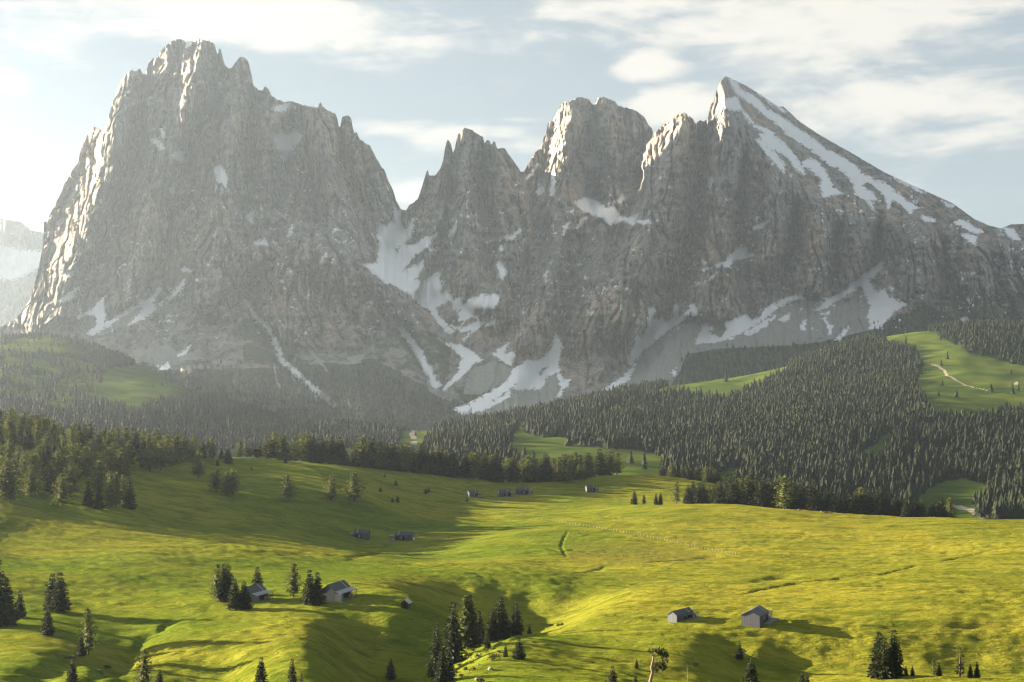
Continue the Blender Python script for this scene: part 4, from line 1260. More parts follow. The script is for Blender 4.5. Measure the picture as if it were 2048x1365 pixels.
S_, L_, P_ = 'spruce', 'larch', 'pine'
SINGLE = [
    (-6, 1250, 140, S_, 1.1, "tall dark spruce cut by the photo's left edge, above the gravel bend"),
    (14, 1249, 95, S_, 1.0, "dark spruce second from the left edge, beside the tallest one there"),
    (41, 1236, 55, S_, 1.0, "small dark spruce right of the tall pair at the photo's left edge"),
    (107, 1223, 76, S_, 1.15, "left spruce of the dark pair that throws long shadows over the left meadow"),
    (122, 1225, 80, S_, 1.15, "right spruce of the dark pair that throws long shadows over the left meadow"),
    (95, 1270, 58, S_, 1.05, "lone spruce on the lit spur just below the dark spruce pair"),
    (176, 1311, 94, L_, 0.75, "slim tall larch at the head of the shaded gully on the left"),
    (163, 1313, 46, S_, 1.0, "small spruce leaning against the slim larch above the shaded gully"),
    (144, 1374, 58, S_, 1.0, "spruce cut by the bottom edge below the slim larch"),
    (287, 1380, 80, L_, 0.95, "thin see-through larch at the bottom edge beside the creek"),
    (318, 1378, 40, S_, 1.1, "low dark spruce right of the thin larch at the bottom edge"),
    (523, 1382, 68, S_, 1.0, "bushy spruce at the bottom edge below the shaded hollow"),
    (585, 1384, 68, S_, 0.75, "narrow spruce at the bottom edge under the bright field's tip"),
    (602, 1380, 34, L_, 1.0, "low bushy conifer touching the narrow spruce at the bottom edge"),
    (781, 1357, 41, S_, 1.15, "small lone spruce in the wide dark hollow near the bottom"),
    (434, 1204, 76, L_, 0.8, "light green larch at the left of the group beside the left timber cabin"),
    (447, 1201, 74, S_, 0.85, "dark conifer in the middle of the group left of the left timber cabin"),
    (458, 1203, 74, S_, 1.0, "broad dark conifer right of the larch by the left timber cabin"),
    (471, 1219, 62, S_, 1.2, "nearest bushy spruce in front of the left timber cabin's group"),
    (490, 1218, 56, S_, 1.2, "bushy spruce covering the left end of the left timber cabin"),
    (514, 1194, 61, S_, 1.05, "dark cone-shaped spruce standing behind the left timber cabin"),
    (587, 1195, 69, L_, 0.95, "lone light green larch with a bare trunk between the two timber cabins"),
    (621, 1209, 70, S_, 1.1, "taller dark spruce against the left end of the right timber cabin"),
    (635, 1208, 64, S_, 1.15, "shorter dark spruce against the left end of the right timber cabin"),
    (873, 1360, 114, S_, 0.75, "narrow spruce at the left of the tall gully group"),
    (884, 1368, 78, S_, 0.85, "shorter spruce in the gully between the two tallest narrow ones"),
    (904, 1328, 124, S_, 0.85, "tall dark spruce in the gully group left of the rocky knoll"),
    (897, 1362, 66, S_, 0.9, "low spruce at the foot of the rocky knoll in the gully"),
    (930, 1298, 106, L_, 0.85, "feathery light larch in the middle of the tall gully group"),
    (941, 1297, 108, S_, 0.85, "tallest dark spruce behind the rocky knoll with a pale bare trunk"),
    (958, 1290, 70, S_, 1.0, "shorter dark spruce right of the pale-trunked one behind the knoll"),
    (985, 1282, 66, S_, 1.0, "spruce filling the left side of the broad spruce behind the knoll"),
    (998, 1277, 85, S_, 1.15, "broad pointed spruce in the right half of the gully group"),
    (1010, 1276, 58, S_, 1.0, "low spruce right against the broad pointed one behind the knoll"),
    (1033, 1270, 65, S_, 1.0, "right-hand spruce of the gully group below the shaded slope"),
    (1024, 1272, 54, S_, 0.9, "dark spruce between the broad pointed one and the gully group's right end"),
    (1059, 1268, 20, S_, 1.0, "tiny spruce on the crest right of the gully group"),
    (973, 1295, 32, L_, 0.95, "little yellow-green conifer on top of the rocky knoll"),
    (978, 1296, 15, S_, 1.3, "low dark shrub-like spruce at the foot of the yellow-green conifer"),
    (1011, 1314, 25, S_, 1.0, "young spruce left of the round spruce on the knoll's right side"),
    (1038, 1319, 45, S_, 1.35, "round bushy spruce on the right side of the rocky knoll"),
    (1226, 1384, 54, S_, 1.1, "bushy spruce at the bottom edge left of the bent pine"),
    (1273, 1338, 21, S_, 0.9, "tiny spruce just left of the bent pine's crown"),
    (1271, 1376, 28, S_, 1.0, "small spruce at the bottom edge next to the bent pine's trunk"),
    (1212, 1380, 22, S_, 1.0, "small spruce at the bottom edge, left of the bushy one"),
    (1479, 1319, 38, S_, 0.95, "small slim spruce below the large grey cabin"),
    (1502, 1377, 62, S_, 1.2, "bushy spruce at the bottom edge below the slim small one"),
    (1604, 1378, 36, S_, 1.0, "left of two short spruces at the bottom edge in the shade"),
    (1614, 1379, 33, S_, 1.0, "right of two short spruces at the bottom edge in the shade"),
    (1757, 1356, 92, S_, 1.0, "left spruce of the tall trio behind the bright bottom rise"),
    (1770, 1356, 86, S_, 1.0, "middle spruce of the tall trio behind the bright bottom rise"),
    (1788, 1355, 97, S_, 0.95, "right and tallest spruce of the trio behind the bright bottom rise"),
    (1812, 1352, 21, S_, 1.0, "low dark spruce at the right foot of the tall trio"),
    (1825, 1352, 22, S_, 1.0, "low dark spruce a step right of the tall trio's foot"),
    (1867, 1352, 35, L_, 0.8, "small lit conifer between the tall trio and the tufted snag"),
    (1878, 1352, 28, S_, 1.0, "short dark spruce on the right of the small lit conifer"),
    (1941, 1356, 30, S_, 0.9, "left of two small spruces right of the tufted snag"),
    (1954, 1356, 33, S_, 0.9, "right of two small spruces right of the tufted snag"),
    (20, 1005, 61, L_, 1.25, "pale green larch at the left edge below the hill wood"),
    (123, 1015, 68, L_, 1.2, "big bushy pale larch standing free below the hill wood"),
    (178, 1014, 50, S_, 1.05, "dark spruce between the big bushy larch and the larch clump"),
    (198, 1020, 46, S_, 1.05, "dark pointed spruce at the left of the larch clump"),
    (221, 1016, 73, L_, 1.0, "left larch of the tall clump below the hill wood"),
    (232, 1016, 70, L_, 1.0, "second larch of the tall clump below the hill wood"),
    (246, 1015, 66, L_, 0.8, "slim larch of the tall clump below the hill wood"),
    (258, 1017, 65, S_, 0.95, "dark conifer at the right of the tall larch clump"),
    (250, 953, 42, S_, 1.1, "dark spruce above the tall larch clump, at the wood's edge"),
    (432, 984, 46, L_, 1.45, "dark rounded conifer, left of the pair on the shaded slope"),
    (455, 992, 48, L_, 1.2, "left conifer of the twin on the shaded slope beside the dark rounded conifer"),
    (466, 991, 54, L_, 1.2, "right conifer of the twin on the shaded slope beside the dark rounded conifer"),
    (397, 957, 55, L_, 1.2, "broad conifer standing forward of the hill wood's right end"),
    (574, 1003, 52, L_, 1.5, "lone rounded conifer, leftmost of three on the open shaded slope"),
    (662, 1001, 50, L_, 1.5, "lone conifer with a visible trunk, middle of three on the open slope"),
    (708, 1002, 56, L_, 1.6, "broad lone conifer, rightmost of three on the open slope"),
    (435, 932, 14, S_, 1.3, "small spruce bush near the crest left of the ridge gap"),
    (571, 927, 15, S_, 1.3, "small spruce bush on the crest left of the ridge wood"),
    (645, 924, 7, S_, 1.6, "tiny bush before the left end of the ridge wood"),
    (716, 933, 13, S_, 1.2, "small spruce before the ridge wood above the lone conifers"),
    (503, 939, 6, S_, 1.5, "tiny bush on the open slope under the ridge gap"),
    (769, 955, 7, S_, 1.6, "tiny bush, highest on the slope above the pasture track"),
    (792, 971, 11, S_, 1.5, "small round bush beside the pasture track"),
    (761, 984, 11, S_, 1.5, "small round bush below the pasture track, right of the lone conifers"),
    (851, 988, 12, S_, 1.5, "left of two touching round bushes below the ridge wood"),
    (857, 985, 11, S_, 1.5, "right of two touching round bushes below the ridge wood"),
    (785, 1005, 10, S_, 1.4, "smaller of two bushes standing together on the grass slope"),
    (795, 1005, 14, S_, 1.4, "larger of two bushes standing together on the grass slope"),
    (934, 1003, 9, S_, 1.4, "small bush at the left foot of the leftmost far cabin"),
    (405, 918, 41, S_, 1.0, "dark conifer at the right end of the hill wood by the ridge gap"),
    (424, 918, 42, L_, 1.1, "taller conifer at the ridge gap right of the hill wood"),
    (443, 919, 22, S_, 1.0, "short dark spruce in the ridge gap"),
    (456, 928, 35, S_, 1.2, "spruce standing lower in the ridge gap"),
    (480, 917, 40, L_, 0.9, "tall slim conifer at the left end of the ridge by the dark hut"),
    (495, 916, 24, P_, 1.2, "round low conifer just left of the dark hut on the ridge"),
    (517, 917, 23, P_, 1.2, "round conifer behind the dark hut on the ridge"),
    (543, 921, 42, P_, 1.3, "broad round conifer right of the dark hut on the ridge"),
    (787, 941, 26, L_, 1.1, "conifer standing forward of the ridge wood's middle"),
    (813, 942, 34, S_, 1.0, "dark conifer at the ridge wood's front edge, above the pasture track"),
    (889, 950, 30, S_, 1.0, "dark spruce at the front of the ridge wood, left of three close ones"),
    (905, 950, 24, S_, 1.0, "middle one of three close spruces at the ridge wood's front"),
    (917, 952, 22, S_, 0.9, "right one of three close spruces at the ridge wood's front"),
    (948, 950, 33, L_, 1.0, "pale conifer standing alone before the ridge wood"),
    (1020, 953, 18, S_, 1.1, "small spruce before the ridge wood above the far cabins"),
    (1000, 950, 36, S_, 1.0, "dark spruce before the ridge wood above the second far cabin"),
    (1053, 961, 43, L_, 1.3, "broad pale larch before the ridge wood above the third far cabin"),
    (1085, 960, 42, L_, 1.2, "broad conifer right of the pale larch above the far cabins"),
    (1118, 965, 46, L_, 1.1, "left one of the two broad conifers above the far right cabin"),
    (1138, 966, 46, L_, 1.2, "right one of the two broad conifers above the far right cabin"),
    (1157, 962, 33, L_, 1.0, "smaller pale conifer left of the tall ridge group's foot"),
    (1168, 962, 32, L_, 1.0, "smaller pale conifer under the tall ridge group"),
    (1242, 949, 56, S_, 0.95, "tall dark conifer at the right end of the ridge wood"),
    (1260, 944, 35, S_, 1.1, "short dark spruce between the ridge wood and the last tall larch"),
    (1276, 945, 52, L_, 1.05, "last tall larch right of the ridge wood"),
    (1268, 1010, 30, S_, 1.1, "dark spruce leftmost in the dip behind the right meadow's crest"),
    (1288, 1010, 20, L_, 1.0, "faint small conifer next to the leftmost dark spruce in the dip"),
    (1312, 1010, 24, S_, 0.9, "left of two small spruces in the dip behind the crest"),
    (1321, 1010, 26, S_, 0.9, "right of two small spruces in the dip behind the crest"),
    (1353, 1008, 44, L_, 1.0, "tall pale conifer in the dip left of the dark crest wood"),
]
for px, py, hpx, kind, fat, lab in SINGLE:
    tree_px(px, py, hpx, kind, lab, None, fat, ymax=1300)


def wood(n, sampler, label_s, label_l, group, p_larch, hmin, hmax, spacing, fatr=(0.9, 1.25)):
    done, tries = [], 0
    while len(done) < n and tries < n * 200:
        tries += 1
        X, Y = sampler()
        if any((X - a) ** 2 + ((Y - b) * 0.7) ** 2 < spacing ** 2 for a, b in done):
            continue
        done.append((X, Y))
        kind = 'larch' if random.random() < p_larch else 'spruce'
        plant_tree((X, Y, float(gz(X, Y))), random.uniform(hmin, hmax), kind, label_l if kind == 'larch' else label_s, group, random.uniform(*fatr))


def in_poly(pts):
    p = np.array(pts, float)
    lo, hi = p.min(0), p.max(0)

    def s():
        while True:
            px, py = random.uniform(lo[0], hi[0]), random.uniform(lo[1], hi[1])
            if poly_sd(np.array([px]), np.array([py]), pts)[0] > 0:
                X, Y, Z = hit(px, py, 500, 1300)
                return X, Y
    return s


def in_strip(px0, px1, y_of, depth):
    def s():
        px = random.uniform(px0, px1)
        Y = float(np.interp(px, [a for a, _ in y_of], [b for _, b in y_of])) + random.uniform(0, depth)
        return (px - CX) / F * Y, Y
    return s


LW = "hill wood on the left"
_fr = ([-60, 0, 100, 215, 250, 330, 395], [640, 660, 715, 765, 880, 935, 1010])


def hill_wood():
    px = random.uniform(-60, 395)
    y0 = float(np.interp(px, *_fr))
    Y = random.uniform(y0, 1075)
    return (px - CX) / F * Y, Y


wood(124, hill_wood,
     "dark spruce among the close trees of the hill wood on the left", "yellow-green larch among the close trees of the hill wood on the left", LW, 0.74, 14.5, 19, 6.0, (1.1, 1.45))
RW = "ridge wood in the middle"
wood(112, in_strip(545, 1240, [(545, 1075), (700, 1108), (850, 1122), (1000, 1128), (1100, 1150), (1240, 1195)], 60),
     "dark spruce in the dense ridge wood below the snow gully", "olive larch in the dense ridge wood below the snow gully", RW, 0.5, 18, 24, 4.2, (1.1, 1.5))
wood(14, in_strip(1318, 1440, [(1318, 1195), (1440, 1185)], 30),
     "dark spruce in the small far group right of the ridge wood", "olive conifer in the small far group right of the ridge wood", "small far tree group beyond the dip", 0.5, 10, 14, 4.5, (1.1, 1.4))
CW = "dark wood behind the right meadow's crest"
for (a, b, n_, h0, h1) in ((1375, 1450, 11, 13, 17), (1450, 1620, 28, 19, 25), (1620, 1760, 20, 17, 22), (1760, 1900, 20, 12, 16)):
    wood(n_, in_strip(a, b, [(1375, 985), (1480, 985), (1600, 945), (1750, 925), (1900, 915)], 55),
         "nearly black spruce in the wood behind the right meadow's crest", "dark green larch in the wood behind the right meadow's crest", CW, 0.14, h0, h1, 4.2, (1.15, 1.5))
tree_px(1909, 1036, 20, S_, "small dark spruce at the right end of the crest wood", None, 1.3, ymax=1300)
tree_px(1927, 1037, 17, P_, "low round conifer past the crest wood's right end, by the gravel track", None, 1.3, ymax=1300)
print("single trees", tree_count)

# ------------------------------------------------------------------ odd trees, bushes, rocks
def empty(name, loc, rz=0.0):
    e = bpy.data.objects.new(name, None)
    COL.objects.link(e)
    e.location = loc
    e.rotation_euler = (0, 0, rz)
    e.empty_display_size = 0.3
    return e


R0 = random.Random(21)
# bent pine with a one-sided crown
X, Y, Z = hit(1299, 1378)
u = Y / F
e = tag(empty('pine_tree', (X, Y, Z)), "bent pine with a pale bare trunk and a one-sided crown at the bottom edge", "tree")
tr = MB()
P = lambda a, b, y=0.0: np.array([(a - 1299) * u, y, (1378 - b) * u])
tr.tube([P(1299, 1380), P(1300, 1365), P(1305, 1345), P(1303, 1335), P(1306, 1322), P(1307, 1312), P(1312, 1303)], [.42, .36, .30, .28, .22, .17, .08], 7)
for a in ([(1304, 1338), (1312, 1334), (1324, 1337)], [(1307, 1313), (1318, 1311), (1332, 1309)], [(1307, 1314), (1303, 1308), (1299, 1302)], [(1306, 1326), (1316, 1325), (1326, 1326)], [(1309, 1307), (1318, 1303), (1326, 1301)]):
    tr.tube([P(*q, y=R0.uniform(-.5, .5) * i) for i, q in enumerate(a)], [.15, .09, .04], 5)
tr.build('trunk', M['palebark'], e, True)
cr = MB()
for (cx_, cy_, rr, n_) in ((1326, 1307, 9, 150), (1317, 1303, 7, 110), (1331, 1311, 5, 70), (1302, 1302, 5, 55), (1319, 1330, 8, 110), (1325, 1336, 7, 80), (1312, 1338, 6, 50), (1330, 1322, 5, 45)):
    for k in range(n_):
        d = np.array([R0.gauss(0, 1), R0.gauss(0, 1), R0.gauss(0, .6)])
        d /= np.linalg.norm(d)
        leaf(cr, P(cx_, cy_) + d * rr * u * R0.uniform(.2, 1), d, .5, .18, R0)
cr.build('crown', M['pine'], e)
# pale bare snag
X, Y, Z = hit(1375, 1372)
e = tag(empty('dead_tree', (X, Y, Z)), "bare pale dead sapling with short stubs right of the bent pine", "dead tree")
u = Y / F
tr = MB()
tr.tube([(0, 0, -.3), (.03, 0, 20 * u), (-.1, 0, 43 * u)], [.12, .08, .02], 5)
tr.build('trunk', M['palebark'], e, True)
tr = MB()
for h, l in ((6, -6), (14, 4), (22, -5), (28, -4), (33, 4), (38, -3), (10, 3)):
    tr.tube([(0, 0, h * u), (l * u * .6, R0.uniform(-.4, .4), (h + 1) * u), (l * u, R0.uniform(-.6, .6), (h + 3) * u)], [.05, .03, .012], 4)
tr.build('branch', M['palebark'], e, True)
# tufted snag on the right
X, Y, Z = hit(1920, 1354)
u = Y / F
e = tag(empty('dead_tree', (X, Y, Z)), "thin half-dead conifer with a few dark tufts at its top, right foreground", "tree")
tr = MB()
tr.tube([(0, 0, -.3), (0, 0, 30 * u), (.1 * u, 0, 46 * u), (-2 * u, 0, 60 * u)], [.20, .14, .08, .03], 6)
tr.build('trunk', M['bark'], e, True)
cr = MB()
for (a, b, r, n_) in ((0, 8, 8, 90), (0, 18, 7, 80), (1, 26, 5, 45), (4, 42, 2.4, 16), (-1, 43, 2.2, 16), (-.5, 49, 1.8, 14), (-1, 54, 1.8, 14), (-2, 58, 1.8, 16)):
    for k in range(n_):
        d = np.array([R0.gauss(0, 1), R0.gauss(0, 1), R0.gauss(0, .5)])
        d /= np.linalg.norm(d)
        leaf(cr, np.array([a * u, 0, b * u]) + d * r * u * R0.uniform(.2, 1), d, .42, .15, R0)
cr.build('crown', M['spruce'], e)


def shrub(px, py, wpx, hpx, label, mat='shrub', group=None, ymax=1300, n_=130):
    X, Y, Z = hit(px, py, 150, ymax)
    u = Y / F
    mb = MB()
    lumps = [(R0.uniform(-.5, .5) * wpx * .7, R0.uniform(-.3, .3) * wpx, R0.uniform(.25, .7) * hpx) for _ in range(7)]
    for k in range(n_):
        c = R0.choice(lumps)
        d = np.array([R0.gauss(0, 1), R0.gauss(0, 1), R0.gauss(.2, .8)])
        d /= np.linalg.norm(d)
        p = np.array([c[0], c[1], c[2]]) * u + d * hpx * .42 * u * R0.uniform(.3, 1)
        p[2] = max(p[2], 0.02)
        leaf(mb, p, d + np.array([0, 0, .4]), .35 + .02 * wpx * u, .16, R0)
    o = mb.build('bush', M[mat])
    o.location = (X, Y, Z)
    tag(o, label, 'bush', group)
    return o


shrub(990, 1322, 26, 15, "dark leafy shrub in the middle of the rocky knoll", 'pine', n_=260)
shrub(963, 1366, 18, 10, "dark round bush at the bottom edge below the boulder", 'pine')
shrub(1390, 1333, 9, 11, "small dark round bush right of the bare sapling", 'spruce')
shrub(607, 1203, 7, 9, "low dark bush left of the right timber cabin's spruces", 'spruce')
shrub(200, 1348, 22, 7, "low creek-side bush at the left of the shaded creek", 'shrub')
shrub(216, 1338, 18, 7, "low creek-side bush a step up the shaded creek", 'shrub')
shrub(1100, 1254, 16, 5, "left dark thicket on the shaded slope beyond the crest", 'spruce')
shrub(1122, 1252, 18, 5, "right dark thicket on the shaded slope beyond the crest", 'spruce')
shrub(1284, 1241, 4, 8, "tiny dark shoot standing alone left of the smaller grey cabin", 'pine', n_=30)
shrub(140, 1318, 26, 7, "leafy shrub patch at the foot of the slim tall larch", 'shrub', n_=200)
KG = "leafy tufts on the rocky knoll"
for q in ((925, 1322), (918, 1333), (935, 1312), (948, 1302), (957, 1296), (940, 1328), (955, 1316), (970, 1306), (912, 1346), (930, 1340), (948, 1341), (985, 1300), (1000, 1306), (905, 1355), (922, 1354)):
    shrub(q[0] + R0.uniform(-2, 2), q[1], R0.uniform(7, 11), R0.uniform(3.5, 6), "bright leafy tuft growing among stones on the rocky knoll", 'shrub', KG, n_=70)


def rock(px, py, wpx, hpx, label, group=None, dpx=None):
    X, Y, Z = hit(px, py)
    u = Y / F
    mb = MB()
    nlat, nlon = 6, 10
    off = R0.uniform(0, 50)
    for i in range(nlat + 1):
        th = pi * i / nlat
        for k in range(nlon):
            ph = 2 * pi * k / nlon
            r = 1 + 0.28 * float(gn(np.array([cos(ph) * 1.4 + off]), np.array([sin(ph) * 1.4 + th * 1.3]), 7)[0])
            mb.v.append((r * sin(th) * cos(ph) * wpx * u / 2, r * sin(th) * sin(ph) * (dpx or wpx * .7) * u / 2, (r * cos(th) * .75 + .25) * hpx * u))
    for i in range(nlat):
        for k in range(nlon):
            mb.f.append((i * nlon + k, (i + 1) * nlon + k, (i + 1) * nlon + (k + 1) % nlon, i * nlon + (k + 1) % nlon))
    o = mb.build('boulder', M['stone'])
    o.location = (X, Y, Z)
    o.rotation_euler = (R0.uniform(-.15, .15), R0.uniform(-.2, .2), R0.uniform(0, 6))
    tag(o, label, 'rock', group)


rock(981, 1340, 15, 6, "largest pale boulder at the knoll's lower right edge")
rock(931, 1318, 4, 3, "small pale stone near the knoll's upper left edge")
rock(941, 1317, 4, 2.5, "small pinkish stone right of the knoll's upper left one")
rock(960, 1310, 9, 3, "flat reddish rock outcrop high on the knoll")
rock(912, 1352, 4, 3.5, "small pale stone low on the knoll's left side")
rock(955, 1288, 3, 2.5, "small pale stone on the crest behind the knoll")
rock(953, 1361, 9, 5, "brownish rock at the bottom edge beside the dark round bush")
rock(1444, 1285, 2.5, 2.2, "tiny pale stone on the grass below the large grey cabin", None)


def stump(px, py, wpx, hpx, label):
    X, Y, Z = hit(px, py)
    u = Y / F
    mb = MB()
    mb.tube([(0, 0, -.2), (0.02, 0, .35 * hpx * u), (.05, 0, hpx * u)], [wpx * u * .7, wpx * u * .5, wpx * u * .42], 8)
    o = mb.build('tree_stump', M['palebark'])
    o.location = (X, Y, Z)
    tag(o, label, 'stump')


stump(957, 1332, 3, 5, "pale broken stump in the middle of the rocky knoll")
stump(938, 1346, 2, 7, "thin pale stump low on the rocky knoll")
stump(957, 1285, 1.2, 9, "thin pale dead stem on the crest behind the knoll")
stump(940, 1297, 1.5, 26, "long pale dead stem leaning among the gully spruces")

# ------------------------------------------------------------------ cabins and huts
def gable_roof(mb, x0, x1, w, ze, zr, over, th):
    """two sloped slabs over a ridge along x"""
    sl = (zr - ze) / w
    yo = w + over
    zo = ze - sl * over
    for s in (-1, 1):
        pts = [(s * yo, zo), (0, zr), (0, zr + th), (s * yo, zo + th)]
        b = len(mb.v)
        for x in (x0, x1):
            mb.v += [(x, y + (0.003 * s), z) for (y, z) in pts]
        f = [(0, 1, 2, 3), (7, 6, 5, 4), (0, 4, 5, 1), (1, 5, 6, 2), (2, 6, 7, 3), (3, 7, 4, 0)]
        mb.f += [tuple(b + q for q in (g if s > 0 else g[::-1])) for g in f]


def cabin(px, py, yaw, label, L=9.0, Wd=5.2, ze=3.4, zr=5.4, T=3.0, sc_=1.0, style='end', mirror=False, wall='graywood', group="grey timber cabins on the alp", ymax=1300, sink=0.0):
    """gabled cabin: local x along the ridge, front on -y; 'end' = glazed terrace at the +x end, 'front' = flat canopy along the front"""
    X, Y, Z = hit(px, py, 150, ymax)
    e = tag(empty('cabin', (X, Y, Z - sink), yaw), label, 'cabin', group)
    e.scale = (sc_ * (-1 if mirror else 1), sc_, sc_)
    w = Wd / 2
    h = L / 2
    mb = MB()
    # body with openings kept on the front
    b = len(mb.v)
    prof = [(-w, -1.5), (w, -1.5), (w, ze), (0, zr), (-w, ze)]
    for x in (-h, h):
        mb.v += [(x, y, z) for (y, z) in prof]
    mb.f += [(b + 4, b + 3, b + 2, b + 1, b), (b + 5, b + 6, b + 7, b + 8, b + 9), (b + 1, b + 2, b + 7, b + 6), (b + 2, b + 3, b + 8, b + 7), (b + 3, b + 4, b + 9, b + 8)]
    ox0, ox1 = (-h + L * .42, h - .5) if style == 'end' else (-h + .6, h - .6)
    oz0, oz1 = 0.25, ze - .65
    y0 = -w
    for (xa, xb, za, zb) in ((-h, ox0, -1.5, ze), (ox1, h, -1.5, ze), (ox0, ox1, -1.5, oz0), (ox0, ox1, oz1, ze)):
        mb.poly([(xa, y0, za), (xb, y0, za), (xb, y0, zb), (xa, y0, zb)])
    mb.build('wall', M[wall], e)
    mb = MB()      # the dim room behind the glass
    for pts in ([(ox0, y0 + 1.6, oz0), (ox1, y0 + 1.6, oz0), (ox1, y0 + 1.6, oz1), (ox0, y0 + 1.6, oz1)], [(ox0, y0, oz0), (ox1, y0, oz0), (ox1, y0 + 1.6, oz0), (ox0, y0 + 1.6, oz0)],
                [(ox0, y0, oz0), (ox0, y0 + 1.6, oz0), (ox0, y0 + 1.6, oz1), (ox0, y0, oz1)], [(ox1, y0, oz0), (ox1, y0 + 1.6, oz0), (ox1, y0 + 1.6, oz1), (ox1, y0, oz1)]):
        mb.poly(pts)
    mb.build('recess', M['inner'], e)
    win = MB()
    nn = 4
    for i in range(nn + 1):
        x = ox0 + (ox1 - ox0) * i / nn
        win.box(x - .05, x + .05, y0 + .06, y0 + .16, oz0, oz1)
    win.box(ox0 + .06, ox1 - .06, y0 + .065, y0 + .155, oz0 + .003, oz0 + .1)
    win.box(ox0 + .06, ox1 - .06, y0 + .065, y0 + .155, oz1 - .1, oz1 - .003)
    wo = win.build('window', M['frame'], e)
    p = MB()
    p.poly([(ox0 + .05, y0 + .11, oz0), (ox1 - .05, y0 + .11, oz0), (ox1 - .05, y0 + .11, oz1), (ox0 + .05, y0 + .11, oz1)])
    p.build('pane', M['glass'], wo)
    cu = MB()
    for (a, c) in ((.30, .38), (.46, .54)):
        cu.box(ox0 + (ox1 - ox0) * a, ox0 + (ox1 - ox0) * c, y0 + .3, y0 + .36, oz0 + .5, oz1 - .25)
    cu.build('curtain', M['curtain'], e)
    rf = MB()
    gable_roof(rf, -h - .12, h + .12, w, ze, zr, .12, .14)
    ro = rf.build('roof', M['roof'], e)
    rb = MB()
    sl = (zr - ze) / w
    xr = h - L * .22
    for s in (-1, 1):
        rb.poly([(xr - .10, s * (w + .1), ze - sl * .1 + .20), (xr + .10, s * (w + .1), ze - sl * .1 + .20), (xr + .10, s * .02, zr + .19), (xr - .10, s * .02, zr + .19)][::s])
    rb.build('seam_strip', M['trim'], ro)
    ed = MB()     # pale verge line on the gable ends
    for x in (-h - .15,):
        for s in (-1, 1):
            ed.poly([(x, s * (w + .12), ze - sl * .12 - .02), (x, s * (w + .12), ze - sl * .12 + .16), (x, 0, zr + .17), (x, 0, zr - .01)][::s])
    ed.build('verge', M['frame'], ro)
    if style == 'front':
        d = 2.3
        cp = MB()
        b = len(cp.v)
        cz0, cz1 = ze - .05, ze - .45
        for x in (-h - .1, h + .1):
            cp.v += [(x, -w + .02, cz0 + .16), (x, -w - d, cz1 + .12), (x, -w - d, cz1), (x, -w + .02, cz0)]
        cp.f += [(b, b + 1, b + 2, b + 3), (b + 7, b + 6, b + 5, b + 4), (b, b + 4, b + 5, b + 1), (b + 1, b + 5, b + 6, b + 2), (b + 2, b + 6, b + 7, b + 3), (b + 3, b + 7, b + 4, b)]
        cp.build('canopy', M['canopy'], e)
        sw = MB()
        sw.box(-h, -h + .12, -w - d + .05, -w - .01, -1.2, cz1 - .02)
        sw.box(-h + .125, -h + 1.0, -w - d + .05, -w - d + .15, -1.2, cz1 - .02)
        sw.build('side_wall', M['graywood'], e)
        fm = MB()
        for x in (h - .05, h - L * .33, -h + 1.1):
            fm.box(x - .06, x + .06, -w - d + .08, -w - d + .2, .1, cz1 - .005)
        fm.box(h - .10, h - .0, -w - .15, -w - .05, .1, cz1)
        fo = fm.build('terrace_frame', M['frame'], e)
        gp = MB()
        gp.poly([(h - .05, -w - d + .2, .12), (h - .05, -w - .16, .12), (h - .05, -w - .16, cz1 - .02), (h - .05, -w - d + .2, cz1 - .02)])
        gp.build('pane', M['glass'], fo)
        dk = MB()
        dk.box(-h + .13, h, -w - d + .02, -w - .012, -1.0, .1)
        dk.build('deck', M['deck'], e)
        for i in range(3):
            st = MB()
            st.box(h - L * .45, h + .25, -w - d - .42 * (i + 1), -w - d - .42 * i - .003, -1.2 - .1 * i, -.12 - .28 * i)
            st.build('step', M['deck'], e)
        stt = MB()
        stt.box(h - 2.6, h - .6, -w - d + .5, -w - d + 1.2, .103, .5)
        stt.box(h - 2.6, h - .6, -w - d + 1.21, -w - d + 1.4, .103, .95)
        stt.build('bench', M['seat'], e)
    else:
        tz = ze - .75
        cp = MB()
        cp.box(h + .13, h + T + .1, -w + .1, w - .3, tz, tz + .14)
        cp.build('canopy', M['frame'], e)
        fm = MB()
        for (x, y) in ((h + T, -w + .2), (h + T, w - .4), (h + T * .55, -w + .2), (h + T * .55, w - .4)):
            fm.box(x - .05, x + .05, y - .05, y + .05, .1, tz - .004)
        fm.box(h + T - .04, h + T + .04, -w + .26, w - .46, .98, 1.05)
        fo = fm.build('terrace_frame', M['frame'], e)
        gp = MB()
        gp.poly([(h + T * .57, w - .4, .12), (h + T, w - .4, .12), (h + T, w - .4, tz - .02), (h + T * .57, w - .4, tz - .02)])
        gp.poly([(h + T + .005, -w + .25, .12), (h + T + .005, w - .45, .12), (h + T + .005, w - .45, tz - .02), (h + T + .005, -w + .25, tz - .02)])
        gp.build('pane', M['glass'], fo)
        dk = MB()
        dk.box(ox0 - .3, h + T + .5, -w - 1.6, -w - .012, -1.0, .1)
        dk.box(h + .012, h + T + .5, -w - .010, w - .2, -1.0, .097)
        dk.build('deck', M['deck'], e)
        stt = MB()
        stt.box(h + .5, h + T - .4, -w + .5, -w + 1.1, .103, .55)
        stt.box(h + .5, h + T - .4, -w + 1.11, -w + 1.3, .103, .95)
        stt.build('bench', M['seat'], e)
        db = MB()   # plain boarded bay on the front with a light outline
        db.box(-h + .25, ox0 - .4, -w - .06, -w - .004, -1.2, ze - .25)
        db.build('shutter', M['darkwood'], e)
    return e


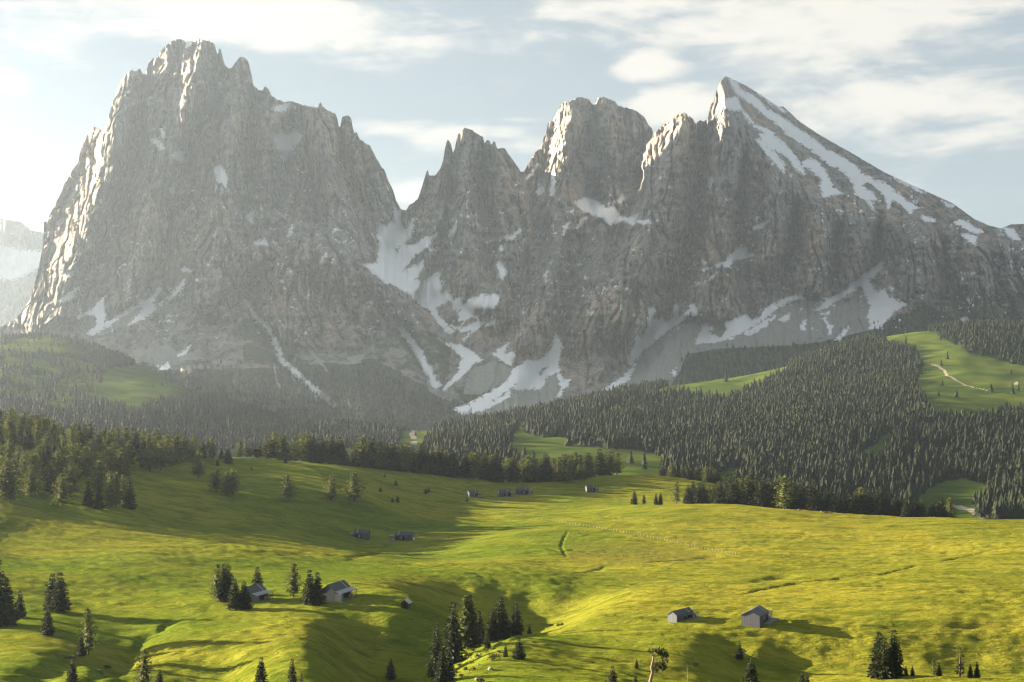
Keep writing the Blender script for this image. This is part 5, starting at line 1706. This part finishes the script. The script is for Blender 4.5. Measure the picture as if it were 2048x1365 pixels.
rad = radians
cabin(1510, 1246, rad(64), "large grey cabin with a pale boarded gable, on the golden slope at right", L=9.0, Wd=5.4, ze=2.75, zr=4.15, T=4.4, wall='graywood')
cabin(1361, 1240, rad(50), "smaller grey cabin with a narrow pale gable, left of the large one", L=8.6, Wd=3.1, ze=2.0, zr=2.95, T=3.0, wall='graywood')
cabin(672, 1196, rad(66), "grey cabin with a wide pale canopy beside the dark spruces, free to its right", L=9, Wd=4.6, ze=2.6, zr=4.5, style='front', wall='darkwood')
cabin(505, 1200, rad(66), "grey cabin with a pale canopy half hidden behind bushy spruces", L=8.0, Wd=4.5, ze=2.5, zr=4.3, style='front', wall='darkwood')
DK = dict(wall='darkwood', Wd=5.0, ze=3.3, zr=5.0)
cabin(724, 1077, rad(-8), "left dark cabin of the pair on the shaded mid slope", L=8.6, T=2.8, mirror=True, **DK)
cabin(808, 1081, rad(-8), "right dark cabin of the pair on the mid slope, white board beside it", L=10, T=3.2, mirror=True, **DK)
cabin(945, 994, rad(25), "pale-gabled cabin, leftmost of the far cabins on the lit knoll", L=7.2, T=2.8, Wd=4.6, ze=3.3, zr=4.9, wall='graywood')
cabin(1008, 993, rad(20), "middle one of the three far cabins on the lit knoll", L=9, T=3.0, **DK)
cabin(1045, 989, rad(-5), "dark cabin with bright curtains, right and rearmost of three far cabins", L=9.6, T=2.6, **DK)
cabin(1181, 984, rad(12), "dark cabin standing alone on the shaded slope under the ridge wood", L=7, T=2.6, **DK)


def hut(px, py, yaw, label, L, Wd, ze, zr, roofm, wallm, ymax=1300, ymin=150, name='hut'):
    X, Y, Z = hit(px, py, ymin, ymax)
    e = tag(empty(name, (X, Y, Z), yaw), label, 'hut')
    w, h = Wd / 2, L / 2
    mb = MB()
    prof = [(-w, -1.0), (w, -1.0), (w, ze), (0, zr), (-w, ze)]
    for x in (-h, h):
        mb.v += [(x, y, z) for (y, z) in prof]
    mb.f += [(4, 3, 2, 1, 0), (5, 6, 7, 8, 9), (1, 2, 7, 6), (2, 3, 8, 7), (3, 4, 9, 8), (4, 0, 5, 9)]
    mb.build('wall', M[wallm], e)
    rf = MB()
    gable_roof(rf, -h - .35, h + .35, w, ze + .02, zr + .02, .35, .10)
    rf.build('roof', M[roofm], e)
    d = MB()
    d.box(-h - .05, -h - .004, -.4 * min(1, w), .4 * min(1, w), -.4, min(ze, 1.8))
    d.build('door', M['inner'], e)


hut(812, 1215, rad(78), "tiny dark wooden hut with a sunlit shingle roof on the meadow", 2.6, 2.2, 1.5, 2.4, 'shingle', 'oldwood')
hut(511, 916, rad(15), "low dark hut among trees on the ridge gap", 6.0, 4.0, 1.8, 3.0, 'oldwood', 'oldwood')
hut(2033, 769, rad(60), "lone small barn on the far right pasture", 8.5, 7.0, 3.2, 6.0, 'shingle', 'shingle', 4300, 1500, 'barn')

# white board by the second mid-slope cabin
X, Y, Z = hit(828, 1080)
mb = MB()
u = Y / F
mb.poly([(-.3, 0, 0), (.7, .2, 0), (.1, .5, 1.35), (-.9, .3, 1.35)])
mb.poly([(-.3, .06, 0), (-.9, .36, 1.35), (.1, .56, 1.35), (.7, .26, 0)])
o = mb.build('board', M['white'])
o.location = (X, Y, Z)
tag(o, "white board leaning at the right end of a dark cabin", "board")

# ------------------------------------------------------------------ fence, cows
FEN = [(1080, 1040), (1113, 1044), (1160, 1051.5), (1201, 1057.7), (1223.6, 1061.8), (1258, 1068), (1295, 1075), (1344.6, 1085), (1387.6, 1095.6), (1428.6, 1103), (1471.7, 1110)]
fp = np.array(FEN)
fx = np.linspace(1084, 1471, 58)
X0, Y0, Z0 = hit(1280, 1072)
e = tag(empty('fence', (X0, Y0, Z0)), "long line of pale fence posts crossing the middle meadow", "fence")
pts3 = []
for i, px in enumerate(fx):
    px += R0.uniform(-1.2, 1.2)
    X, Y, Z = hit(px, float(np.interp(px, fp[:, 0], fp[:, 1])))
    mb = MB()
    hh_ = R0.uniform(1.0, 1.35)
    lx = R0.uniform(-.08, .08)
    mb.tube([(X - X0, Y - Y0, Z - Z0 - .2), (X - X0 + lx, Y - Y0, Z - Z0 + hh_)], [.10, .085], 6)
    mb.build('post', M['post'], e)
    pts3.append((X - X0, Y - Y0, Z - Z0))
for hz in (.45, .9):
    mb = MB()
    mb.tube([(a, b, c + hz) for a, b, c in pts3], [.012] * len(pts3), 4)
    mb.build('wire', M['palebark'], e)


def cow(px, py, yaw, label):
    X, Y, Z = hit(px, py, 500, 1100)
    o = bpy.data.objects.new('cow', bpy.data.meshes.new('cow'))
    V = [(-.75, 0, 1.1), (-.3, 0, 1.12), (.35, 0, 1.1), (.75, 0, 1.18), (1.05, 0, .95), (1.3, 0, .6), (1.42, 0, .38), (-.72, .2, .72), (-.78, .2, .4), (-.74, .2, 0), (-.72, -.2, .72), (-.78, -.2, .4), (-.74, -.2, 0),
         (.6, .2, .65), (.6, .2, .35), (.6, .2, 0), (.6, -.2, .65), (.6, -.2, .35), (.6, -.2, 0), (-.95, 0, 1.1), (-1.0, 0, .5)]
    E = [(0, 1), (1, 2), (2, 3), (3, 4), (4, 5), (5, 6), (0, 7), (7, 8), (8, 9), (0, 10), (10, 11), (11, 12), (2, 13), (13, 14), (14, 15), (2, 16), (16, 17), (17, 18), (0, 19), (19, 20)]
    Rr = [.32, .40, .38, .30, .17, .17, .10, .17, .08, .07, .17, .08, .07, .14, .08, .07, .14, .08, .07, .05, .04]
    me = o.data
    me.from_pydata(V, E, [])
    me.materials.append(M['cow'])
    COL.objects.link(o)
    md = o.modifiers.new('skin', 'SKIN')
    for i, r in enumerate(Rr):
        me.skin_vertices[0].data[i].radius = (r, r)
    me.skin_vertices[0].data[1].use_root = True
    o.modifiers.new('sub', 'SUBSURF').levels = 1
    o.location = (X, Y, Z)
    o.rotation_euler = (0, 0, yaw)
    tag(o, label, 'cow', "cattle grazing at the crest")


cow(1599, 1023, rad(10), "brown cow grazing apart on the crest, left of the others")
cow(1643, 1027, rad(100), "leftmost cow of the close group grazing at the crest")
cow(1650, 1028, rad(15), "brown cow in the middle of the close group at the crest")
cow(1656, 1028, rad(200), "second cow from the right in the close group at the crest")
cow(1662, 1028.5, rad(30), "rightmost cow of the close group grazing at the crest")

# ------------------------------------------------------------------ the air
hz = MB()
hz.box(-5200, 5200, -250, 11500, CAMZ - 420, CAMZ + 1210)
air, TA = new_mat("haze_air")
pv = TA.n('ShaderNodeVolumePrincipled')
pv.inputs['Color'].default_value = (0.68, 0.82, 1.0, 1)
pv.inputs['Density'].default_value = 0.5 / 16000
pv.inputs["Anisotropy"].default_value = 0.60
TA.t.links.new(pv.outputs[0], TA.n('ShaderNodeOutputMaterial').inputs['Volume'])
ho = hz.build('haze', air)
tag(ho, "pale morning haze filling the valley air", "haze", kind='stuff')
